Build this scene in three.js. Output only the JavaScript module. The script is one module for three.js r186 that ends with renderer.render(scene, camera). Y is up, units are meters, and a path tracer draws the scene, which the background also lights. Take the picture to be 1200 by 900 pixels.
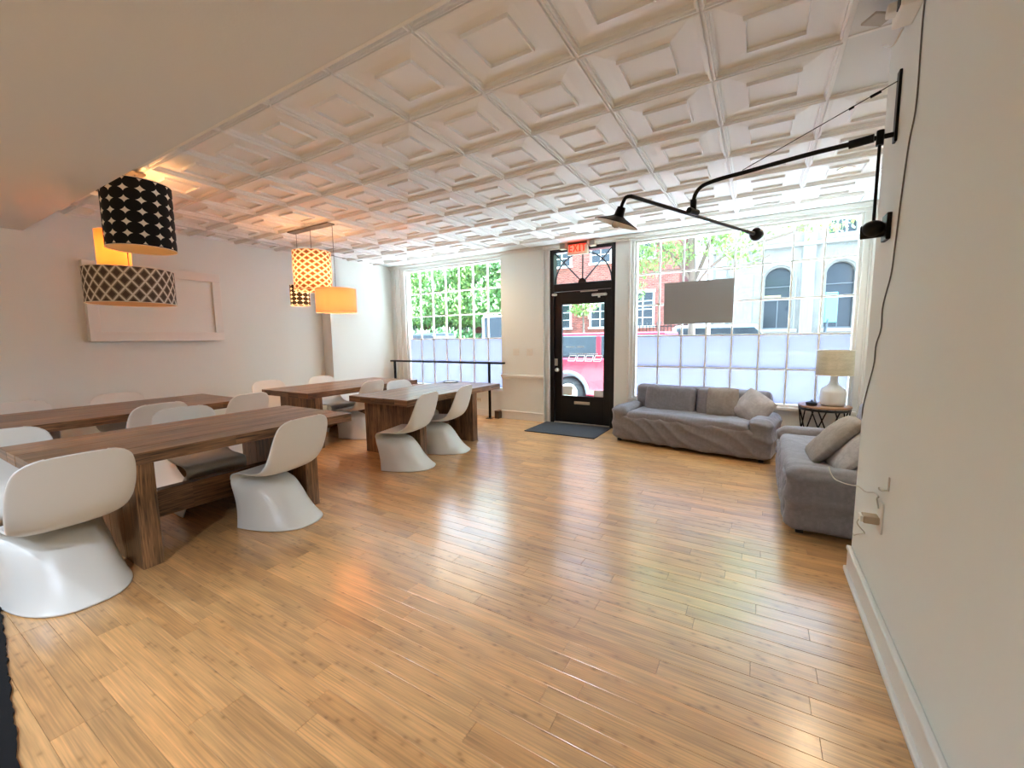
import * as THREE from 'three';
import { RoundedBoxGeometry } from 'three/addons/geometries/RoundedBoxGeometry.js';
import { TextGeometry } from 'three/addons/geometries/TextGeometry.js';
import { FontLoader } from 'three/addons/loaders/FontLoader.js';
import { mergeGeometries } from 'three/addons/utils/BufferGeometryUtils.js';
import { RectAreaLightUniformsLib } from 'three/addons/lights/RectAreaLightUniformsLib.js';

// ------------------------------------------------------------------ camera, sky, sun, exposure
RectAreaLightUniformsLib.init();
const scene = new THREE.Scene();
const RAD = Math.PI / 180;
const camera = new THREE.PerspectiveCamera(2 * Math.atan(450 / 485.67) / RAD, 4 / 3, 0.05, 200);
camera.position.set(0, 1.43, 0);
camera.rotation.order = 'YXZ';
camera.rotation.set(-6.2155 * RAD, 30.69 * RAD, -0.7255 * RAD);
scene.add(camera);

const renderer = new THREE.WebGLRenderer({ antialias: true });
renderer.toneMapping = THREE.LinearToneMapping;
renderer.toneMappingExposure = 2.75;
renderer.shadowMap.enabled = true;
renderer.shadowMap.type = THREE.PCFSoftShadowMap;

{ // bright hazy sky, as an overcast sky brighter and a little bluer overhead
  const w = 64, h = 32, d = new Float32Array(w * h * 4);
  for (let j = 0; j < h; j++) for (let i = 0; i < w; i++) {
    const e = Math.max(0, (j + 0.5) / h * 2 - 1), o = (j * w + i) * 4;
    const v = (1 + 1.6 * e) / 1.4; d[o] = v * (0.74 - 0.08 * e); d[o + 1] = v; d[o + 2] = v * (1.28 + 0.1 * e); d[o + 3] = 1;
  }
  const t = new THREE.DataTexture(d, w, h, THREE.RGBAFormat, THREE.FloatType);
  t.mapping = THREE.EquirectangularReflectionMapping; t.magFilter = THREE.LinearFilter; t.needsUpdate = true;
  scene.background = t;
  scene.backgroundIntensity = 2.2;
}
const sun = new THREE.DirectionalLight(0xd2eeff, 46);   // high over the end of the street, along the shop front: it lights the pavement and road, not the room
sun.position.set(14, 24, -12); sun.target.position.set(-2, 0, -12);
sun.castShadow = true; sun.shadow.radius = 6; sun.shadow.mapSize.set(2048, 2048);
Object.assign(sun.shadow.camera, { left: -30, right: 30, top: 30, bottom: -30, near: 1, far: 80 });
scene.add(sun, sun.target);

// ------------------------------------------------------------------ helpers
function rngOf(s) { return () => { s = (s + 0x6d2b79f5) | 0; let t = Math.imul(s ^ (s >>> 15), 1 | s); t = (t + Math.imul(t ^ (t >>> 7), 61 | t)) ^ t; return ((t ^ (t >>> 14)) >>> 0) / 4294967296; }; }
const rnd = rngOf(7);
const hash = (x, y, z = 0) => { let n = Math.imul(x, 374761393) ^ Math.imul(y, 668265263) ^ Math.imul(z, 2147483647 - 77777); n = Math.imul(n ^ (n >>> 13), 1274126177); return ((n ^ (n >>> 16)) >>> 0) / 4294967296; };
const sm = (t) => t * t * (3 - 2 * t);
function noise2(x, y, px = 0, py = 0, s = 0) {      // value noise, repeating after px, py cells when these are given
  const xi = Math.floor(x), yi = Math.floor(y), fx = sm(x - xi), fy = sm(y - yi);
  const m = (a, p) => p ? ((a % p) + p) % p : a;
  const h = (a, b) => hash(m(a, px), m(b, py), s);
  return (h(xi, yi) * (1 - fx) + h(xi + 1, yi) * fx) * (1 - fy) + (h(xi, yi + 1) * (1 - fx) + h(xi + 1, yi + 1) * fx) * fy;
}
function noise3(x, y, z) {
  const zi = Math.floor(z), f = sm(z - zi);
  return noise2(x, y, 0, 0, zi) * (1 - f) + noise2(x, y, 0, 0, zi + 1) * f;
}
const taken = new Map();
function numbered(n) { const k = taken.get(n) ?? 0; taken.set(n, k + 1); return k ? n + '_' + String(k).padStart(3, '0') : n; }
function mesh(name, geo, m, parent) {
  const o = new THREE.Mesh(Array.isArray(geo) ? merge(geo) : geo, m);
  o.name = parent ? name : numbered(name); o.castShadow = o.receiveShadow = true;
  (parent ?? scene).add(o); return o;
}
function merge(list) {
  const l = list.map((g) => { const q = g.index ? g.toNonIndexed() : g; if (!q.attributes.uv) q.setAttribute('uv', new THREE.BufferAttribute(new Float32Array(q.attributes.position.count * 2), 2)); for (const k of Object.keys(q.attributes)) if (!['position', 'normal', 'uv'].includes(k)) q.deleteAttribute(k); return q; });
  return mergeGeometries(l);
}
function tag(o, label, category, group) { o.userData.label = label; o.userData.category = category; if (group) o.userData.group = group; return o; }
function thing(name, label, category, [x, y, z] = [0, 0, 0], turn = 0, group) {
  const o = new THREE.Group(); o.name = numbered(name); scene.add(o); o.position.set(x, y, z); o.rotation.y = turn; return tag(o, label, category, group);
}
function struct(name, geo, m) {
  let o; if (geo) o = mesh(name, geo, m); else { o = new THREE.Group(); o.name = numbered(name); scene.add(o); }
  o.userData.kind = 'structure'; return o;
}
// boxes by their limits
const lim = (x0, x1, y0, y1, z0, z1) => new THREE.BoxGeometry(Math.abs(x1 - x0), Math.abs(y1 - y0), Math.abs(z1 - z0)).translate((x0 + x1) / 2, (y0 + y1) / 2, (z0 + z1) / 2);
const rlim = (x0, x1, y0, y1, z0, z1, r = 0.004, s = 1) => { const w = Math.abs(x1 - x0), h = Math.abs(y1 - y0), d = Math.abs(z1 - z0); return new RoundedBoxGeometry(w, h, d, s, Math.min(r, w / 2.1, h / 2.1, d / 2.1)).translate((x0 + x1) / 2, (y0 + y1) / 2, (z0 + z1) / 2); };
const cyl = (r0, r1, h, x, y, z, n = 24) => new THREE.CylinderGeometry(r1, r0, h, n).translate(x, y + h / 2, z);   // r0 at the bottom
const V = (x, y, z) => new THREE.Vector3(x, y, z);
function tube(pts, r, n = 40, m = 8, tension) { return new THREE.TubeGeometry(new THREE.CatmullRomCurve3(pts.map((p) => V(...p)), false, tension === undefined ? 'centripetal' : 'catmullrom', tension ?? 0.5), n, r, m, false); }
function rod(a, b, r, m = 10, r2) { const A = V(...a), B = V(...b), d = B.clone().sub(A), g = new THREE.CylinderGeometry(r2 ?? r, r, d.length(), m); g.applyQuaternion(new THREE.Quaternion().setFromUnitVectors(V(0, 1, 0), d.clone().normalize())); return g.translate(...A.add(B).multiplyScalar(0.5).toArray()); }
const lathe = (pts, n = 40) => new THREE.LatheGeometry(pts.map((p) => new THREE.Vector2(...p)), n);
// uv in metres by dominant normal, u along the grain
function uvBox(g, grain = 'x', su = 1, sv = 1, ou = 0, ov = 0) {
  if (g.index) g = g.toNonIndexed();
  const p = g.attributes.position, n = g.attributes.normal, uv = new Float32Array(p.count * 2), ax = { x: 0, y: 1, z: 2 }[grain];
  for (let i = 0; i < p.count; i++) {
    const c = [p.getX(i), p.getY(i), p.getZ(i)], a = [Math.abs(n.getX(i)), Math.abs(n.getY(i)), Math.abs(n.getZ(i))];
    const k = a[0] > a[1] && a[0] > a[2] ? 0 : a[1] > a[2] ? 1 : 2;
    let u, v; if (k === ax) { u = c[(ax + 1) % 3] * 0.2; v = c[(ax + 2) % 3]; } else { u = c[ax]; v = c[3 - ax - k]; }
    uv[2 * i] = u / su + ou; uv[2 * i + 1] = v / sv + ov;
  }
  g.setAttribute('uv', new THREE.BufferAttribute(uv, 2)); return g;
}
function dataTex(w, h, f, srgb = true) {
  const d = new Uint8Array(w * h * 4);
  for (let j = 0; j < h; j++) for (let i = 0; i < w; i++) { const c = f(i, j), o = (j * w + i) * 4; for (let k = 0; k < 3; k++) d[o + k] = Math.max(0, Math.min(255, Math.round(typeof c === 'number' ? c : c[k]))); d[o + 3] = 255; }
  const t = new THREE.DataTexture(d, w, h); t.magFilter = THREE.LinearFilter; t.minFilter = THREE.LinearMipmapLinearFilter; t.generateMipmaps = true;
  t.wrapS = t.wrapT = THREE.RepeatWrapping; if (srgb) t.colorSpace = THREE.SRGBColorSpace; t.needsUpdate = true; return t;
}
function canvasTex(w, h, draw) {
  const c = document.createElement('canvas'); c.width = w; c.height = h; draw(c.getContext('2d'), w, h);
  const t = new THREE.CanvasTexture(c); t.colorSpace = THREE.SRGBColorSpace; t.wrapS = t.wrapT = THREE.RepeatWrapping; return t;
}
const std = (o) => new THREE.MeshStandardMaterial(o), phy = (o) => new THREE.MeshPhysicalMaterial(o);

// ------------------------------------------------------------------ materials
const plasterBump = dataTex(256, 256, (i, j) => 128 + 60 * (noise2(i / 4, j / 4, 64, 64, 3) - 0.5) + 50 * (noise2(i / 16, j / 16, 16, 16, 4) - 0.5), false);
const bamboo = dataTex(1024, 256, (i, j) => {
  // 1.92 m x 0.372 m, four boards across, grain along u
  const s = noise2(i / 128, j / 3, 8, 86, 11) - 0.5, t = noise2(i / 40, j / 1.6, 26, 160, 12) - 0.5, b = noise2(i / 90, j / 26, 11, 10, 13) - 0.5;
  let k = 0;
  const cx = Math.floor(i / 64), cy = Math.floor(j / 16);
  for (let a = -1; a <= 1; a++) for (let c = -1; c <= 1; c++) {
    const X = ((cx + a) % 16 + 16) % 16, Y = ((cy + c) % 16 + 16) % 16; if (hash(X, Y, 21) > 0.17) continue;
    const dx = i - ((cx + a) + hash(X, Y, 22)) * 64, dy = j - ((cy + c) + hash(X, Y, 23)) * 16;
    k += (0.35 + 0.65 * hash(X, Y, 24)) * Math.exp(-(dx * dx) / 26 - (dy * dy) / 20) + 0.35 * Math.exp(-(dx * dx) / 160 - (dy * dy) / 60);
  }
  const v = 1 + 0.16 * s + 0.09 * t + 0.16 * b - 0.15 * Math.min(1.2, k);
  return [212 * v, 163 * v - 4 * k, 106 * v - 8 * k];
});
const woodTop = dataTex(1024, 512, (i, j) => {
  // 2 m x 1 m of rough-sawn brown wood, grain along u
  const w = 6 * (noise2(i / 128, j / 64, 8, 8, 31) - 0.5), s = noise2(i / 100, (j + w) / 4, 0, 128, 32) - 0.5, t = noise2(i / 24, j / 1.5, 0, 341, 33) - 0.5, b = noise2(i / 170, j / 30, 6, 17, 34) - 0.5;
  const q = Math.max(0, noise2(i / 60, (j + w) / 2.5, 17, 204, 35) - 0.74) * 2.4;
  const v = 1 + 0.42 * s + 0.26 * t + 0.4 * b - q;
  return [128 * v, 95 * v, 66 * v];
});
const fabricTex = dataTex(256, 256, (i, j) => 205 + 34 * (((i >> 1) + (j >> 1)) % 2) * noise2(i / 3, j / 3, 85, 85, 41) + 18 * (noise2(i / 20, j / 20, 12, 12, 42) - 0.5));
const fabricBump = dataTex(256, 256, (i, j) => 128 + 70 * Math.sin(i * Math.PI / 2) * Math.sin(j * Math.PI / 2) + 40 * (noise2(i / 2, j / 2, 128, 128, 43) - 0.5), false);
const asphaltTex = dataTex(256, 256, (i, j) => 120 + 40 * (noise2(i / 2, j / 2, 128, 128, 51) - 0.5) + 30 * (noise2(i / 32, j / 32, 8, 8, 52) - 0.5));
const brickTex = dataTex(512, 512, (i, j) => {      // 2.4 m x 2.4 m, courses of 7.5 cm: too far off to tell the bricks apart
  const row = Math.floor(j / 16), x = i + (row % 2) * 21.33, col = Math.floor(x / 42.67), m = (j % 16) < 2 || (x % 42.67) < 2;
  const v = 0.8 + 0.4 * hash(col % 12, row, 61); return m ? [164, 146, 136] : [150 * v, 80 * v, 68 * v];
});
const stoneTex = dataTex(256, 256, (i, j) => { const v = 1 + 0.1 * (noise2(i / 20, j / 20, 12, 12, 63) - 0.5) + 0.06 * (noise2(i / 3, j / 3, 85, 85, 64) - 0.5); return [140 * v, 137 * v, 131 * v]; });

const M = {
  wall: std({ color: 0xeff1ea, roughness: 0.75, bumpMap: plasterBump, bumpScale: 0.0006 }),
  soffit: std({ color: 0xdfe0de, roughness: 0.85, bumpMap: plasterBump, bumpScale: 0.0008 }),
  trim: std({ color: 0xefece4, roughness: 0.45 }),
  tile: std({ color: 0xf4f2ee, roughness: 0.5 }),
  flatTile: std({ color: 0xe6e8e6, roughness: 0.8 }),
  underfloor: std({ color: 0x2c1c10, roughness: 0.9 }),
  floor: phy({ map: bamboo, vertexColors: true, roughness: 0.34, clearcoat: 1, clearcoatRoughness: 0.2, bumpMap: bamboo, bumpScale: 0.0003 }),
  chair: phy({ color: 0xe9e6dd, roughness: 0.34, clearcoat: 0.15, clearcoatRoughness: 0.3 }),
  wood: std({ map: woodTop, vertexColors: true, roughness: 0.32, bumpMap: woodTop, bumpScale: 0.0012 }),
  black: std({ color: 0x0b0a0a, roughness: 0.42 }),
  blackMetal: std({ color: 0x101010, roughness: 0.4, metalness: 0.6 }),
  doorBlack: std({ color: 0x070606, roughness: 0.32 }),
  chrome: std({ color: 0xcfcac0, roughness: 0.28, metalness: 0.9 }),
  glass: phy({ color: 0xffffff, roughness: 0, transmission: 1, thickness: 0, ior: 1.45 }),
  frosted: phy({ color: 0x68667a, roughness: 0.95, transmission: 0.92, thickness: 0, ior: 1.4 }),
  grey: phy({ color: 0xa19da3, map: fabricTex, roughness: 0.75, sheen: 1.0, sheenColor: 0xd8d6e0, sheenRoughness: 0.45, bumpMap: fabricBump, bumpScale: 0.0006 }),
  pillow: std({ color: 0xb9ada4, map: fabricTex, roughness: 1, bumpMap: fabricBump, bumpScale: 0.001 }),
  pillowLight: std({ color: 0xd4ccca, map: fabricTex, roughness: 1, bumpMap: fabricBump, bumpScale: 0.0006 }),
  mat: std({ color: 0x3b3d40, roughness: 1, bumpMap: fabricBump, bumpScale: 0.002 }),
  blackMat: std({ color: 0x08080a, roughness: 1, bumpMap: fabricBump, bumpScale: 0.002 }),
  plastic: std({ color: 0xeeeade, roughness: 0.4 }),
  beige: std({ color: 0xd9ccb2, roughness: 0.6 }),
  signGrey: std({ color: 0x97928d, roughness: 0.5 }),
  paper: std({ color: 0xf4f4f0, roughness: 0.8 }),
  cordGrey: std({ color: 0x6a645a, roughness: 0.6 }),
  cordWhite: std({ color: 0xcfc9bc, roughness: 0.5 }),
  ceramic: phy({ color: 0xe4e2dc, roughness: 0.4, clearcoat: 0.3 }),
  brick: std({ map: brickTex, roughness: 0.95 }),
  stone: std({ map: stoneTex, roughness: 0.9 }),
  whitePaint: std({ color: 0xf0efea, roughness: 0.6 }),
  darkGlass: std({ color: 0x3a4248, roughness: 0.15, metalness: 0.2 }),
  asphalt: std({ map: asphaltTex, color: 0x9a9a9c, roughness: 0.95 }),
  concrete: std({ color: 0xcfcdc8, roughness: 0.95 }), pavers: std({ map: stoneTex, color: 0x8f8680, roughness: 0.95 }),
  bark: std({ color: 0x77695c, roughness: 1 }),
  leaf: phy({ color: 0x7da35c, roughness: 0.9, transmission: 0.35, thickness: 0, side: THREE.DoubleSide }),
  leafDark: phy({ color: 0x6b955a, roughness: 0.9, transmission: 0.35, thickness: 0, side: THREE.DoubleSide }),
  rubber: std({ color: 0x18181a, roughness: 0.8 }),
};
M.wall.bumpMap.repeat.set(1, 1);

// ------------------------------------------------------------------ room shell
const XL = -6.95, XL2 = -6.7, XR = 0.54, XN = 1.2, ZB = 5.6, ZF = -6.36, YC = 2.94, YS = 2.67, ZS = -1.31, ZE = -3.1, ZP = -4.87;
const pl = (g) => uvBox(g, 'x', 0.4, 0.4);
struct('wall_left', pl(merge([lim(XL - 0.2, XL, 0, 3.1, ZP, ZB + 0.2), lim(XL - 0.2, XL2, 0, 3.1, -6.62, ZP)])), M.wall);
struct('wall_right', pl(lim(XR, 1.5, 0, 3.1, ZE, ZB + 0.2)), M.wall);
struct('wall_alcove', pl(lim(XN, 1.5, 0, 3.1, -6.62, ZE)), M.wall);
struct('wall_back', pl(lim(XL, XR, 0, 3.1, ZB, ZB + 0.2)), M.wall);
const WL = [-6.27, -3.97, 0.535, 2.81], WR = [-1.6, 0.965, 0.535, 2.81];    // glass of the two shop windows
const wf = (x0, x1, y0, y1, z0 = ZF) => lim(x0, x1, y0, y1, -6.52, z0);
struct('wall_front', pl(merge([wf(XL2, -6.3, 0, 3.1), wf(-6.3, -3.95, 0, 0.5), wf(-6.3, -3.95, 2.84, 3.1), wf(-3.95, -3.02, 0, 3.1), wf(-3.02, -1.92, 2.89, 3.1), wf(-1.92, -1.63, 0, 3.1), wf(-1.63, 0.995, 0, 0.5), wf(-1.63, 0.995, 2.84, 3.1), wf(0.995, XN, 0, 3.1), lim(-3.95, -3.12, 0, YC, ZF, -6.31)])), M.wall);
struct('soffit', uvBox(lim(XL, XR, YS, 3.1, ZS, ZB), 'x', 0.4, 0.4), M.soffit);
struct('trim_1', rlim(-3.85, XR, YS, YS + 0.07, ZS - 0.022, ZS, 0.004), M.trim);
struct('baseboard_right', merge([rlim(XR - 0.018, XR, 0, 0.135, ZE, ZB, 0.004), rlim(XR - 0.026, XR, 0.135, 0.16, ZE, ZB, 0.008, 2), rlim(XR - 0.034, XR, 0, 0.03, ZE, ZB, 0.008, 2)]), M.trim);
struct('baseboard_left', merge([rlim(XL, XL + 0.018, 0, 0.14, ZP, ZB, 0.005), rlim(XL2, XL2 + 0.018, 0, 0.14, ZF, ZP + 0.018, 0.005)]), M.trim);
struct('baseboard_front', merge([rlim(-6.68, -3.96, 0, 0.12, ZF, ZF + 0.018, 0.004), rlim(-3.96, -3.1, 0, 0.12, -6.31, -6.292, 0.004), rlim(-3.965, -3.1, 0.12, 0.15, -6.31, -6.284, 0.008, 2), rlim(-1.9, XN, 0, 0.12, ZF, ZF + 0.018, 0.004)]), M.trim);
struct('trim_2', merge([rlim(-3.965, -3.1, 0.755, 0.8, -6.31, -6.275, 0.01, 2), rlim(-3.955, -3.1, 0.73, 0.757, -6.31, -6.292, 0.006)]), M.trim);   // chair rail on the pier
struct('trim_3', merge([rlim(-3.14, -3.11, 0.02, 2.93, -6.312, -6.29, 0.006), rlim(-3.06, -3.02, 0, 2.93, ZF - 0.01, -6.33, 0.006)]), M.trim);                       // upright strips beside the door
struct('trim_4', merge([rlim(-6.69, XN, 2.885, 2.94, ZF, -6.30, 0.012, 2), rlim(-6.69, XN, 2.862, 2.886, ZF, -6.33, 0.006)]), M.trim);                       // cornice over the windows

// ceiling of embossed panels
const PX = 0.61, ceilX = (k) => 0.313 - PX * k, ceilZ = (k) => -1.64 - PX * k;
function tileGeo(w, d) {
  const prof = [[0.305, 0], [0.299, 0], [0.2978, -0.021], [0.289, -0.023], [0.2878, -0.012], [0.279, -0.01], [0.2775, 0.008], [0.266, 0.011], [0.235, 0.008], [0.19, 0.001], [0.142, -0.002], [0.14, -0.002], [0.1386, -0.021], [0.129, -0.022], [0.1276, -0.003], [0.122, -0.002]];
  const N = 6, pos = [], idx = [], R = prof.length;
  for (const [r, h, arch] of prof) for (let s = 0; s < 4; s++) for (let k = 0; k <= N; k++) {
    const t = -1 + 2 * k / N, c = [[t, -1], [1, t], [-t, 1], [-1, -t]][s];
    const y = h * (arch ? (h < 0 ? 1 : 1.7) * (1 - 0.45 * t * t) : 1) + (arch && h > 0 ? 0.004 * (1 - t * t) : 0);
    pos.push(c[0] * r * w / 0.61, y, c[1] * r * d / 0.61);
  }
  const row = 4 * (N + 1);
  for (let r = 0; r < R - 1; r++) for (let s = 0; s < 4; s++) for (let k = 0; k < N; k++) { const a = r * row + s * (N + 1) + k, b = a + 1, c = a + row, e = c + 1; idx.push(a, b, c, b, e, c); }
  const c0 = pos.length / 3; pos.push(0, -0.002, 0);
  for (let s = 0; s < 4; s++) for (let k = 0; k < N; k++) { const a = (R - 1) * row + s * (N + 1) + k; idx.push(a, a + 1, c0); }
  let g = new THREE.BufferGeometry(); g.setAttribute('position', new THREE.Float32BufferAttribute(pos, 3)); g.setIndex(idx);
  g = g.toNonIndexed(); g.computeVertexNormals(); g.setAttribute('uv', new THREE.BufferAttribute(new Float32Array(g.attributes.position.count * 2), 2));
  const n = g.attributes.normal, p = g.attributes.position; // keep every face pointing down into the room
  for (let i = 0; i < p.count; i += 3) if (n.getY(i) > 0.02) { for (let q = 0; q < 3; q++) n.setXYZ(i + q, -n.getX(i + q), -n.getY(i + q), -n.getZ(i + q)); const x = p.getX(i + 1), y = p.getY(i + 1), z = p.getZ(i + 1); p.setXYZ(i + 1, p.getX(i + 2), p.getY(i + 2), p.getZ(i + 2)); p.setXYZ(i + 2, x, y, z); }
  return g;
}
const ceiling = struct('ceiling');
mesh('ceiling_slab', lim(XL, XN, 3.03, 3.12, -6.62, ZS), M.soffit, ceiling);
{
  const cache = new Map(), T = (w, d) => { const k = w.toFixed(3) + d.toFixed(3); if (!cache.has(k)) cache.set(k, tileGeo(w, d)); return cache.get(k); };
  for (let c = -1; c <= 11; c++) for (let r = -1; r < 7; r++) {
    let x0 = ceilX(c + 1), x1 = ceilX(c), z1 = ceilZ(r), z0 = ceilZ(r + 1);
    if (c < 0) { if (r < 3) continue; x0 = ceilX(0); x1 = ceilX(-1); }
    if (c === 11) x0 = XL + 0.002; if (r < 0) z1 = ZS - 0.025;
    const left = z0 < ZP - 0.3 ? XL2 : XL; if (x1 < left + 0.02) continue; if (x0 < left) x0 = left + 0.002;
    mesh('ceiling_tile', T(x1 - x0, z1 - z0), M.tile, ceiling).position.set((x0 + x1) / 2, YC, (z0 + z1) / 2);
  }
  const flat = (x0, x1, z0, z1) => mesh('flat_ceiling_panel', rlim(x0 + 0.004, x1 - 0.004, YC, YC + 0.015, z0 + 0.004, z1 - 0.004, 0.003), M.flatTile, ceiling);
  for (let r = 0; r < 3; r++) flat(ceilX(0), r < 2 ? XR : XN, ceilZ(r + 1), ceilZ(r));
  for (let r = 3; r < 7; r++) flat(ceilX(-1), XN, ceilZ(r + 1), ceilZ(r));
  for (let c = -1; c < 11; c++) flat(ceilX(c + 1), ceilX(c), -6.34, ceilZ(7));
  flat(ceilX(-1), XN, -6.34, ceilZ(7)); flat(XL2, ceilX(11), -6.34, ceilZ(7));
  const bars = [];
  for (let c = -1; c <= 11; c++) bars.push(rlim(ceilX(c) - 0.011, ceilX(c) + 0.011, YC - 0.006, YC + 0.02, c < 0 ? ceilZ(7) : -6.34, c < 0 ? ZE - 0.37 : ZS - 0.02, 0.003));
  for (let r = 0; r <= 7; r++) bars.push(rlim(r < 6 ? XL : XL2, r < 3 ? XR : XN, YC - 0.005, YC + 0.02, ceilZ(r) - 0.011, ceilZ(r) + 0.011, 0.003));
  bars.forEach((b) => mesh('grid_bar', b, M.tile, ceiling));
}

// ------------------------------------------------------------------ floor of bamboo boards
const floor = struct('floor');
mesh('subfloor', lim(XL, XN, -0.12, -0.011, -6.62, ZB), M.underfloor, floor);
{
  // lay the boards out: v draws one of 14 kinds (tone, grain) by lot, the same everywhere in the room
  const W = 0.0932, L = 0.96, list = [], fr = rngOf(99);
  for (let j = 0; ; j++) {
    const z0 = ZF + j * W; if (z0 + W > ZB) break;
    const xr = z0 < ZE ? XN : XR, xl = z0 < ZP ? XL2 : XL; let x = xl - fr() * L;
    while (x < xr) { const a = Math.max(xl, x), b = Math.min(xr, x + L); if (b - a > 0.02) list.push({ a, b, z: z0 + W / 2, v: Math.floor(fr() * 14) }); x += L; }
  }
  function board(len, v, x = 0, z = 0) {
    const hx = len / 2 - 0.0003, hz = W / 2 - 0.0003, e = 0.0013, tone = 0.82 + 0.32 * hash(v, 3, 5), warm = 0.95 + 0.09 * hash(v, 4, 6), ou = hash(v, 1, 7), ov = Math.floor(hash(v, 2, 8) * 4) / 4;
    const P = [], U = [], q = (...c) => { for (const k of [0, 1, 2, 0, 2, 3]) { P.push(c[k][0] + x, c[k][1], c[k][2] + z); U.push(c[k][0] / 1.92 + ou, c[k][2] / 0.372 + ov + 0.125); } };
    const o = [[-hx, -0.0013, hz], [hx, -0.0013, hz], [hx, -0.0013, -hz], [-hx, -0.0013, -hz]], t = [[-hx + e, 0, hz - e], [hx - e, 0, hz - e], [hx - e, 0, -hz + e], [-hx + e, 0, -hz + e]];
    q(...t); for (let k = 0; k < 4; k++) { const n = (k + 1) % 4; q(o[k], o[n], t[n], t[k]); const d = (p) => [p[0], -0.011, p[2]]; q(d(o[k]), d(o[n]), o[n], o[k]); }
    const g = new THREE.BufferGeometry(); g.setAttribute('position', new THREE.Float32BufferAttribute(P, 3)); g.setAttribute('uv', new THREE.Float32BufferAttribute(U, 2));
    const C = new Float32Array(P.length); for (let i = 0; i < C.length; i += 3) { C[i] = tone; C[i + 1] = tone * warm; C[i + 2] = tone * warm * warm; }
    g.setAttribute('color', new THREE.BufferAttribute(C, 3)); g.computeVertexNormals(); return g;
  }
  // the 300 that show largest become meshes of their own (the choice touches no colour)
  camera.updateMatrixWorld(); camera.updateProjectionMatrix();
  const shows = (p) => { const c = V((p.a + p.b) / 2, 0, p.z), d = c.distanceTo(camera.position); c.project(camera); return c.z < 1 && Math.abs(c.x) < 1.15 && Math.abs(c.y) < 1.1 ? (p.b - p.a) / (d * d * d) : 0; };
  const rank = new Map(list.map((p) => [p, shows(p)])); list.sort((p, q) => rank.get(q) - rank.get(p));
  const shared = new Map();
  list.slice(0, 300).forEach((p) => { const k = (p.b - p.a).toFixed(3) + '_' + p.v; if (!shared.has(k)) shared.set(k, board(p.b - p.a, p.v)); mesh('floor_board', shared.get(k), M.floor, floor).position.set((p.a + p.b) / 2, 0, p.z); });
  const rest = mesh('far_floor_boards', mergeGeometries(list.slice(300).map((p) => board(p.b - p.a, p.v, (p.a + p.b) / 2, p.z))), M.floor, floor);
  rest.userData.kind = 'stuff';
}

// ------------------------------------------------------------------ shop windows
function shopWindow([x0, x1, y0, y1], cols, extra) {
  const w = struct('window_' + (++shopWindow.n));
  const zg = -6.415, g0 = -6.44, g1 = -6.392, cw = (x1 - x0) / cols, ch = (y1 - y0) / 5;
  const fr = (n, ...a) => mesh(n, rlim(...a), M.trim, w);
  fr('frame_stile', x0 - 0.03, x0, y0 - 0.03, y1 + 0.03, -6.47, -6.37, 0.004); fr('frame_stile', x1, x1 + 0.03, y0 - 0.03, y1 + 0.03, -6.47, -6.37, 0.004);
  fr('frame_rail', x0, x1, y1, y1 + 0.03, -6.47, -6.37, 0.004); fr('frame_rail', x0, x1, y0 - 0.03, y0, -6.47, -6.37, 0.004);
  for (let i = 1; i < cols; i++) fr('muntin', x0 + i * cw - 0.011, x0 + i * cw + 0.011, y0, y1, g0, g1, 0.005);
  for (let j = 1; j < 5; j++) fr('muntin', x0, x1, y0 + j * ch - 0.011, y0 + j * ch + 0.011, g0, g1 + 0.001, 0.005);
  const pane = new THREE.PlaneGeometry(cw - 0.02, ch - 0.02);
  for (let i = 0; i < cols; i++) for (let j = 0; j < 5; j++) { const p = mesh(j < 2 ? 'frosted_pane' : 'pane', pane, j < 2 ? M.frosted : M.glass, w); p.position.set(x0 + (i + 0.5) * cw, y0 + (j + 0.5) * ch, zg); }
  fr('window_sill', x0 - 0.1, x1 + 0.08, y0 - 0.065, y0 - 0.028, -6.5, extra.sill, 0.008);
  extra.casing.forEach((c) => fr('casing', ...c));
  return w;
}
shopWindow.n = 0;
const zc = -6.335;
shopWindow(WL, 7, { sill: -6.32, casing: [[-6.4, -6.3, 0.5, 2.84, -6.37, zc, 0.008], [-6.44, -6.405, 0.3, 2.9, -6.37, zc + 0.03, 0.01], [-6.53, -6.44, 0, 2.9, -6.37, zc + 0.01, 0.01], [-6.56, -6.53, 0, 2.9, -6.37, zc + 0.035, 0.01], [-6.4, -3.955, 2.84, 2.865, -6.37, zc, 0.006]] });
shopWindow(WR, 8, { sill: -6.30, casing: [[-1.675, -1.63, 0.5, 2.84, -6.37, zc, 0.008], [-1.71, -1.675, 0.3, 2.875, -6.37, zc + 0.025, 0.01], [0.995, 1.055, 0.5, 2.84, -6.37, zc, 0.008], [1.055, 1.075, 0.3, 2.86, -6.37, zc + 0.012, 0.006], [1.075, 1.12, 0.3, 2.875, -6.37, zc + 0.03, 0.01], [-1.675, 1.055, 2.84, 2.865, -6.37, zc, 0.006]] });

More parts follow.
